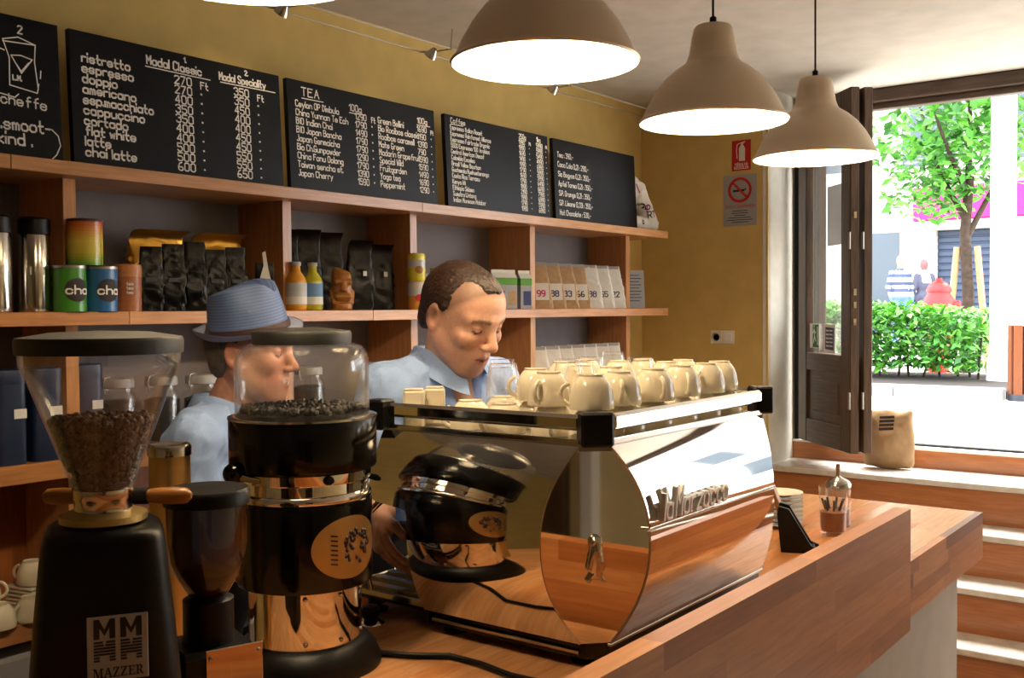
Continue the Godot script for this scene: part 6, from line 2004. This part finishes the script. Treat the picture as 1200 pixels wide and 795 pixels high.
# ------------------------------------------------------------------ signs and sockets
func build_wall_things() -> void:
	var x := XW - 0.0015
	var o := thing("fire_extinguisher_sign", "small red fire extinguisher sign above the no smoking sign", "sign", Vector3(x, 2.335, -2.247), -PI / 2)
	part(o, "plate", MB.new().box(Vector3.ZERO, Vector3(0.104, 0.155, 0.003), 0.0008), M.red_print)
	var e := MB.new()
	var body := PackedVector2Array([Vector2(-0.016, -0.035), Vector2(0.016, -0.035), Vector2(0.017, 0.028), Vector2(0.011, 0.040), Vector2(0.006, 0.046), Vector2(0.008, 0.056), Vector2(0.018, 0.060), Vector2(0.016, 0.064), Vector2(-0.004, 0.060), Vector2(-0.006, 0.046), Vector2(-0.011, 0.040), Vector2(-0.017, 0.028)])
	e.extrude(body, 0.001, Transform3D(Basis(), Vector3(0.004, 0.006, 0.002)))
	for s in [[-0.002, 0.058, -0.022, 0.05], [-0.022, 0.05, -0.026, 0.02], [-0.026, 0.02, -0.022, -0.02]]: e.ribbon(Vector3(s[0], s[1] + 0.006, 0.0025), Vector3(s[2], s[3] + 0.006, 0.0025), Vector3(0, 0, 1), 0.004)
	part(o, "pictogram", e, M.paper_white)
	for k in 2:
		var t := text_mesh(["TŰZOLTÓ", "KÉSZÜLÉK"][k], 0.0135, 0.0006, "Droid Sans", 700)
		var to := part(o, "lettering", t, M.paper_white)
		to.position = Vector3(0, -0.047 - 0.017 * k, 0.002)
		to.scale.x = [0.072, 0.08][k] / maxf(t.get_aabb().size.x, 0.001)
	o = thing("no_smoking_sign", "white sign with a red crossed out cigarette and small print", "sign", Vector3(x, 2.106, -2.255), -PI / 2)
	part(o, "plate", MB.new().box(Vector3.ZERO, Vector3(0.184, 0.262, 0.003), 0.0008), M.plate_grey)
	var ring := MB.new()
	var c := Vector3(0, 0.052, 0.0022)
	for k in 48:
		var a := TAU * k / 48
		var b := TAU * (k + 1) / 48
		ring.ribbon(c + Vector3(cos(a), sin(a), 0) * 0.058, c + Vector3(cos(b), sin(b), 0) * 0.058, Vector3(0, 0, 1), 0.014)
	ring.ribbon(c + Vector3(-0.04, 0.04, 0.0003), c + Vector3(0.04, -0.04, 0.0003), Vector3(0, 0, 1), 0.012)
	part(o, "prohibition_ring", ring, M.red_print)
	var cig := MB.new()
	cig.ribbon(c + Vector3(-0.034, -0.004, -0.0003), c + Vector3(0.022, -0.002, -0.0003), Vector3(0, 0, 1), 0.011)
	cig.ribbon(c + Vector3(0.028, 0.0, -0.0003), c + Vector3(0.033, 0.006, -0.0003), Vector3(0, 0, 1), 0.006)
	part(o, "cigarette", cig, M.dark_print)
	var tt := text_mesh("TILOS A DOHÁNYZÁS", 0.013, 0.0005, "Droid Sans", 700)
	var tto := part(o, "lettering", tt, M.red_print)
	tto.position = Vector3(0, -0.032, 0.0018)
	tto.scale.x = 0.165 / maxf(tt.get_aabb().size.x, 0.001)
	var sp := MB.new()
	for k in 6: sp.ribbon(Vector3([-0.04, -0.045, -0.03, -0.06, -0.07, -0.045][k], -0.055 - k * 0.0115, 0.002), Vector3([0.04, 0.045, 0.03, 0.06, 0.07, 0.045][k], -0.055 - k * 0.0115, 0.002), Vector3(0, 0, 1), 0.004)
	part(o, "small_print", sp, M.rubber_grey)
	for k in 2:
		o = thing("wall_socket", ["white wall socket on the yellow wall, left of two", "white wall switch plate on the yellow wall, right of two"][k], "socket", Vector3(x, 1.40, -2.387 + 0.068 * k), -PI / 2, "sockets on the yellow wall")
		part(o, "plate", MB.new().box(Vector3.ZERO, Vector3(0.066, 0.068, 0.008), 0.003), M.paper_white)
		if k == 0: part(o, "insert", MB.new().lathe([Vector2(0.022, 0.0), Vector2(0.022, 0.006), Vector2(0.019, 0.006), Vector2(0.017, 0.001), Vector2(0, 0.001)], 24, Transform3D(Basis(Vector3(1, 0, 0), PI / 2), Vector3(0, 0, 0.003))), M.plate_grey)
		else: part(o, "rocker", MB.new().box(Vector3(0, 0, 0.005), Vector3(0.042, 0.042, 0.006), 0.002), M.paper_white)
	# coffee sack leaning in the doorway
	var sk := SDF.new()
	sk.ell(Vector3(0.0, 0.14, 0.0), Vector3(0.055, 0.15, 0.125), 0.03)
	for cn in [[0.03, -0.10], [0.03, 0.10], [0.27, -0.10], [0.28, 0.10]]: sk.cap(Vector3(0, 0.14, 0), Vector3(0.0, cn[0], cn[1]), 0.05, 0.012, 0.06)
	sk.noise = cloth_noise(8, 10.0)
	sk.amp = 0.006
	sk.plane(Vector3.UP, 0.001, 0.004)
	var so := thing("burlap_sack", "small burlap coffee sack leaning in the open street doorway", "sack", Vector3(5.14, 0.7565, -1.56), 0.12)
	var sm := MB.new()
	sk.net(sm, Vector3(-0.10, -0.01, -0.12), Vector3(0.10, 0.36, 0.15), 0.009)
	part(so, "cloth", sm, M.burlap)
	var st := MB.new()
	for k in 4: st.ribbon(Vector3(-0.2, 0.20 + k * 0.018, -0.03), Vector3(-0.2, 0.205 + k * 0.018, 0.03), Vector3(-1, 0, 0), 0.012)
	stick(st, sk, Vector3(1, 0, 0), 0.003)
	part(so, "stamp", st, M.dark_print)

# ------------------------------------------------------------------ the street outside
func leaves(mb: MB, ctr: Vector3, rad: Vector3, count: int, size: float, shell := 0.45, boxy := false) -> void:
	for k in count:
		var d := Vector3(rng.randfn(), rng.randfn(), rng.randfn()).normalized()
		var p: Vector3
		if boxy: p = ctr + Vector3(rng.randf_range(-1, 1) * rad.x, rng.randf_range(-1, 1) * rad.y, rng.randf_range(-1, 1) * rad.z)
		else: p = ctr + d * rad * pow(rng.randf(), shell)
		var bs := Basis.from_euler(Vector3(rng.randf_range(-0.9, 0.9), rng.randf() * TAU, rng.randf_range(-0.9, 0.9)))
		var s := size * rng.randf_range(0.6, 1.25)
		var a := p + bs * Vector3(0, 0, -s)
		var b := p + bs * Vector3(s * 0.5, s * 0.12, 0)
		var c := p + bs * Vector3(0, 0, s)
		var e := p + bs * Vector3(-s * 0.5, s * 0.12, 0)
		mb.tri(a, c, b)
		mb.tri(a, e, c)

func passer(label: String, at: Vector3, turn: float, paint: Callable, h: float) -> void:
	var o := thing("person", label, "person", at, turn, "passers by across the street")
	var s := SDF.new()
	s.ell(Vector3(0, 1.62, 0.01), Vector3(0.075, 0.115, 0.095), 0.02)
	s.cap(Vector3(0, 1.52, 0), Vector3(0, 1.42, 0), 0.05, 0.06, 0.03)
	s.ell(Vector3(0, 1.22, 0), Vector3(0.19, 0.24, 0.12), 0.06)
	s.cap(Vector3(-0.07, 0.95, 0), Vector3(0.07, 0.95, 0), 0.13, 0.13, 0.05)
	for x in [-1.0, 1.0]:
		s.cap(Vector3(0.17 * x, 1.38, 0), Vector3(0.24 * x, 1.12, -0.02), 0.06, 0.05, 0.03)
		s.cap(Vector3(0.24 * x, 1.12, -0.02), Vector3(0.22 * x, 0.90, 0.06), 0.045, 0.032, 0.02)
		s.cap(Vector3(0.22 * x, 0.90, 0.06), Vector3(0.22 * x, 0.80, 0.09), 0.035, 0.022, 0.02)
		s.cap(Vector3(0.09 * x, 0.90, 0), Vector3(0.10 * x, 0.48, 0.03 * x), 0.095, 0.065, 0.03)
		s.cap(Vector3(0.10 * x, 0.48, 0.03 * x), Vector3(0.10 * x, 0.07, 0.0), 0.062, 0.045, 0.02)
		s.cap(Vector3(0.10 * x, 0.04, 0.0), Vector3(0.11 * x, 0.035, 0.15), 0.04, 0.035, 0.02)
	s.ell(Vector3(0, 1.60, 0.10), Vector3(0.014, 0.02, 0.02), 0.02)
	var mb := MB.new()
	mb.colored = true
	s.net(mb, Vector3(-0.35, -0.01, -0.25), Vector3(0.35, 1.78, 0.25), 0.026, Transform3D(Basis.from_scale(Vector3.ONE * h / 1.735)), paint)
	part(o, "body", mb, M.painted)

func build_street() -> void:
	struct("floor", slab(Vector3(XO - 0.02, 0.6, -60), Vector3(70, 0.84, 60)), M.pavement, "bright pavement outside the door")
	# planted bed with a low kerb
	var k1 := thing("planter_kerb", "low grey stone kerb round the planted bed", "kerb", Vector3(0, 0, 0))
	for k in 5: part(k1, "kerb_stone", MB.new().box(Vector3(8.42, 0.875, -2.10 - k * 0.8), Vector3(0.16, 0.11, 0.795), 0.008), M.plate_grey)
	single("soil_bed", MB.new().box(Vector3(9.56, 0.86, -3.6), Vector3(2.1, 0.08, 3.8)), M.soil, "dark soil strip in front of the hedge", "soil")
	var hd := thing("hedge", "bright green leafy hedge outside the door", "hedge", Vector3(0, 0, 0))
	for a in [["leaf_b", 2600], ["leaf_a", 2600], ["leaf_c", 1800]]:
		var mb := MB.new()
		leaves(mb, Vector3(9.95, 1.25, -3.62), Vector3(0.42, 0.26 if a[0] != "leaf_b" else 0.30, 1.45), a[1], 0.045, 0.4, true)
		leaves(mb, Vector3(9.95, 1.50, -3.62), Vector3(0.42, 0.12, 1.40), int(a[1] * 0.25), 0.045)
		var l := part(hd, "foliage", mb, M[a[0]])
		l.set_meta("kind", "stuff")
	var stems := MB.new()
	for k in 22: stems.tube([Vector3(9.95 + rng.randf_range(-0.25, 0.25), 0.9, -2.2 - k * 0.125), Vector3(9.95 + rng.randf_range(-0.3, 0.3), 1.3, -2.2 - k * 0.125 + rng.randf_range(-0.08, 0.08))], 0.012, 5)
	part(hd, "stems", stems, M.bark)
	# street tree with two stakes
	var tr := thing("street_tree", "young green street tree held by wooden stakes", "tree", Vector3(11.72, 0.84, -2.74))
	part(tr, "trunk", MB.new().tube([Vector3(0, 0, 0), Vector3(0.02, 0.8, 0.01), Vector3(-0.01, 1.5, -0.02), Vector3(0.02, 2.1, 0.02)], [0.075, 0.06, 0.055, 0.045], 10), M.bark)
	for b in [[Vector3(0, 1.45, 0), Vector3(0.1, 2.0, 0.25), Vector3(0.15, 2.6, 0.4)], [Vector3(0, 1.6, 0), Vector3(0.0, 2.2, -0.3), Vector3(0.05, 2.9, -0.5)], [Vector3(0.02, 2.0, 0.0), Vector3(-0.1, 2.6, 0.05), Vector3(0, 3.3, 0.0)], [Vector3(0.02, 1.9, 0), Vector3(-0.3, 2.3, -0.1), Vector3(-0.5, 2.7, -0.2)]]:
		part(tr, "branch", MB.new().tube(b, [0.035, 0.025, 0.012], 7), M.bark)
	for a in [["leaf_a", 1100], ["leaf_b", 1000], ["leaf_c", 450]]:
		var mb := MB.new()
		leaves(mb, Vector3(0, 2.55, -0.1), Vector3(0.85, 0.75, 0.95), int(a[1] * 0.55), 0.075, 0.5)
		leaves(mb, Vector3(0, 3.4, 0.2), Vector3(0.85, 0.8, 0.85), int(a[1] * 0.35), 0.075, 0.5)
		leaves(mb, Vector3(0, 1.95, -0.35), Vector3(0.5, 0.35, 0.55), int(a[1] * 0.12), 0.07, 0.5)
		var l := part(tr, "foliage", mb, M[a[0]])
		l.set_meta("kind", "stuff")
	for s in [-1.0, 1.0]: part(tr, "stake", MB.new().tube([Vector3(0.0, 0, 0.22 * s), Vector3(0.0, 1.35, 0.10 * s)], 0.035, 8), M.beech_b)
	# white column and brown post
	single("white_column", MB.new().lathe([Vector2(0, 0), Vector2(0.13, 0), Vector2(0.13, 0.25), Vector2(0.105, 0.30), Vector2(0.10, 4.2), Vector2(0, 4.2)], 28), M.white_paint, "tall white lamp column beside the hedge", "column", Vector3(9.78, 0.84, -1.99))
	var po := thing("wooden_post", "brown slatted bin post at the right picture edge", "post", Vector3(8.46, 0.84, -1.60))
	for k in 6:
		var a := TAU * k / 6
		part(po, "slat", MB.new().box(Vector3(cos(a) * 0.07, 0.30, sin(a) * 0.07), Vector3(0.02, 0.56, 0.06), 0.004, Basis(Vector3.UP, -a), 1), M.bar_d)
	part(po, "base", MB.new().lathe([Vector2(0, 0), Vector2(0.085, 0), Vector2(0.085, 0.05), Vector2(0, 0.05)], 18), M.rubber_grey)
	part(po, "top", MB.new().lathe([Vector2(0.06, 0.56), Vector2(0.085, 0.57), Vector2(0.085, 0.72), Vector2(0, 0.74)], 18), M.white_paint)
	# hydrant
	var hy := thing("fire_hydrant", "red fire hydrant behind the hedge", "hydrant", Vector3(10.85, 0.84, -2.80))
	part(hy, "barrel", MB.new().lathe([Vector2(0.12, 0), Vector2(0.12, 0.05), Vector2(0.10, 0.06), Vector2(0.10, 0.62), Vector2(0.16, 0.64), Vector2(0.17, 0.70), Vector2(0.15, 0.78), Vector2(0.11, 0.84), Vector2(0.11, 0.87)], 28), M.hydrant_red)
	part(hy, "bonnet", MB.new().lathe([Vector2(0.12, 0.86), Vector2(0.12, 0.89), Vector2(0.09, 0.94), Vector2(0.05, 0.965), Vector2(0.03, 0.97), Vector2(0.03, 1.0), Vector2(0, 1.0)], 28), M.hydrant_red)
	for s in [-1.0, 1.0]: part(hy, "outlet", MB.new().tube([Vector3(0, 0.72, 0.10 * s), Vector3(0, 0.72, 0.20 * s)], 0.05, 12), M.hydrant_red)
	# passers by
	passer("passer by in a navy and white striped jumper", Vector3(20.4, 0.84, -5.98), -0.8, func(p: Vector3) -> Color:
		if p.y > 1.47: return Color(0.45, 0.26, 0.18) if p.z > 0.0 and p.y < 1.68 else Color(0.25, 0.18, 0.14)
		if p.y > 0.93: return Color(0.04, 0.06, 0.16) if int(p.y * 14.0) % 2 == 0 else Color(0.55, 0.60, 0.66)
		return Color(0.10, 0.18, 0.38), 1.72)
	passer("passer by with red hair in dark clothes", Vector3(21.2, 0.84, -5.75), 2.4, func(p: Vector3) -> Color:
		if p.y > 1.50: return Color(0.55, 0.36, 0.28) if p.z > 0.04 and p.y < 1.66 else Color(0.36, 0.08, 0.08)
		if p.y > 1.25 and absf(p.x) < 0.10: return Color(0.62, 0.60, 0.60)
		return Color(0.06, 0.06, 0.10), 1.66)
	# house across the street
	var h := thing("town_house", "pale shop house across the street with a magenta sign", "building", Vector3(23.0, 0.84, -6.0))
	part(h, "wall", MB.new().box(Vector3(2.2, 6.0, 0), Vector3(4.0, 12.0, 36.0)), M.house_wall)
	part(h, "sign_board", MB.new().box(Vector3(0.12, 2.92, 2.2), Vector3(0.12, 0.72, 5.4), 0.02), M.magenta, "magenta shop sign")
	part(h, "cornice", MB.new().box(Vector3(0.0, 2.43, 2.2), Vector3(0.5, 0.18, 5.6), 0.02), M.house_wall)
	part(h, "pillar", MB.new().box(Vector3(0.1, 1.18, -0.25), Vector3(0.3, 2.36, 0.5), 0.02), M.house_wall)
	part(h, "pillar", MB.new().box(Vector3(0.1, 1.18, 1.6), Vector3(0.3, 2.36, 0.35), 0.02), M.house_wall)
	var sh := part(h, "roller_shutter", MB.new().box(Vector3(0.18, 1.18, 0.70), Vector3(0.03, 2.36, 1.45)), M.shutter)
	for k in 16: part(sh, "slat", MB.new().box(Vector3(0.15, 0.10 + k * 0.145, 0.70), Vector3(0.05, 0.105, 1.42), 0.012), M.shutter)
	for a in [[-1.3, 1.25, 1.0, 2.2], [2.7, 1.25, 1.6, 2.2], [-2.4, 4.6, 1.1, 1.7], [-0.2, 4.6, 1.1, 1.7], [2.0, 4.6, 1.1, 1.7], [-4.5, 4.6, 1.1, 1.7], [-4.2, 1.3, 2.2, 2.2], [6.2, 1.25, 2.0, 2.2], [8.8, 1.25, 1.8, 2.2], [11.4, 1.25, 2.0, 2.2], [14.2, 1.25, 2.0, 2.2], [5.0, 4.6, 1.1, 1.7], [7.5, 4.6, 1.1, 1.7], [10.0, 4.6, 1.1, 1.7], [12.5, 4.6, 1.1, 1.7], [15.0, 4.6, 1.1, 1.7]]:
		var w := part(h, "window", MB.new().box(Vector3(0.18, a[1], a[0]), Vector3(0.06, a[3] + 0.16, a[2] + 0.16), 0.01), M.white_paint)
		part(w, "pane", MB.new().box(Vector3(0.145, a[1], a[0]), Vector3(0.01, a[3], a[2])), M.house_glass)
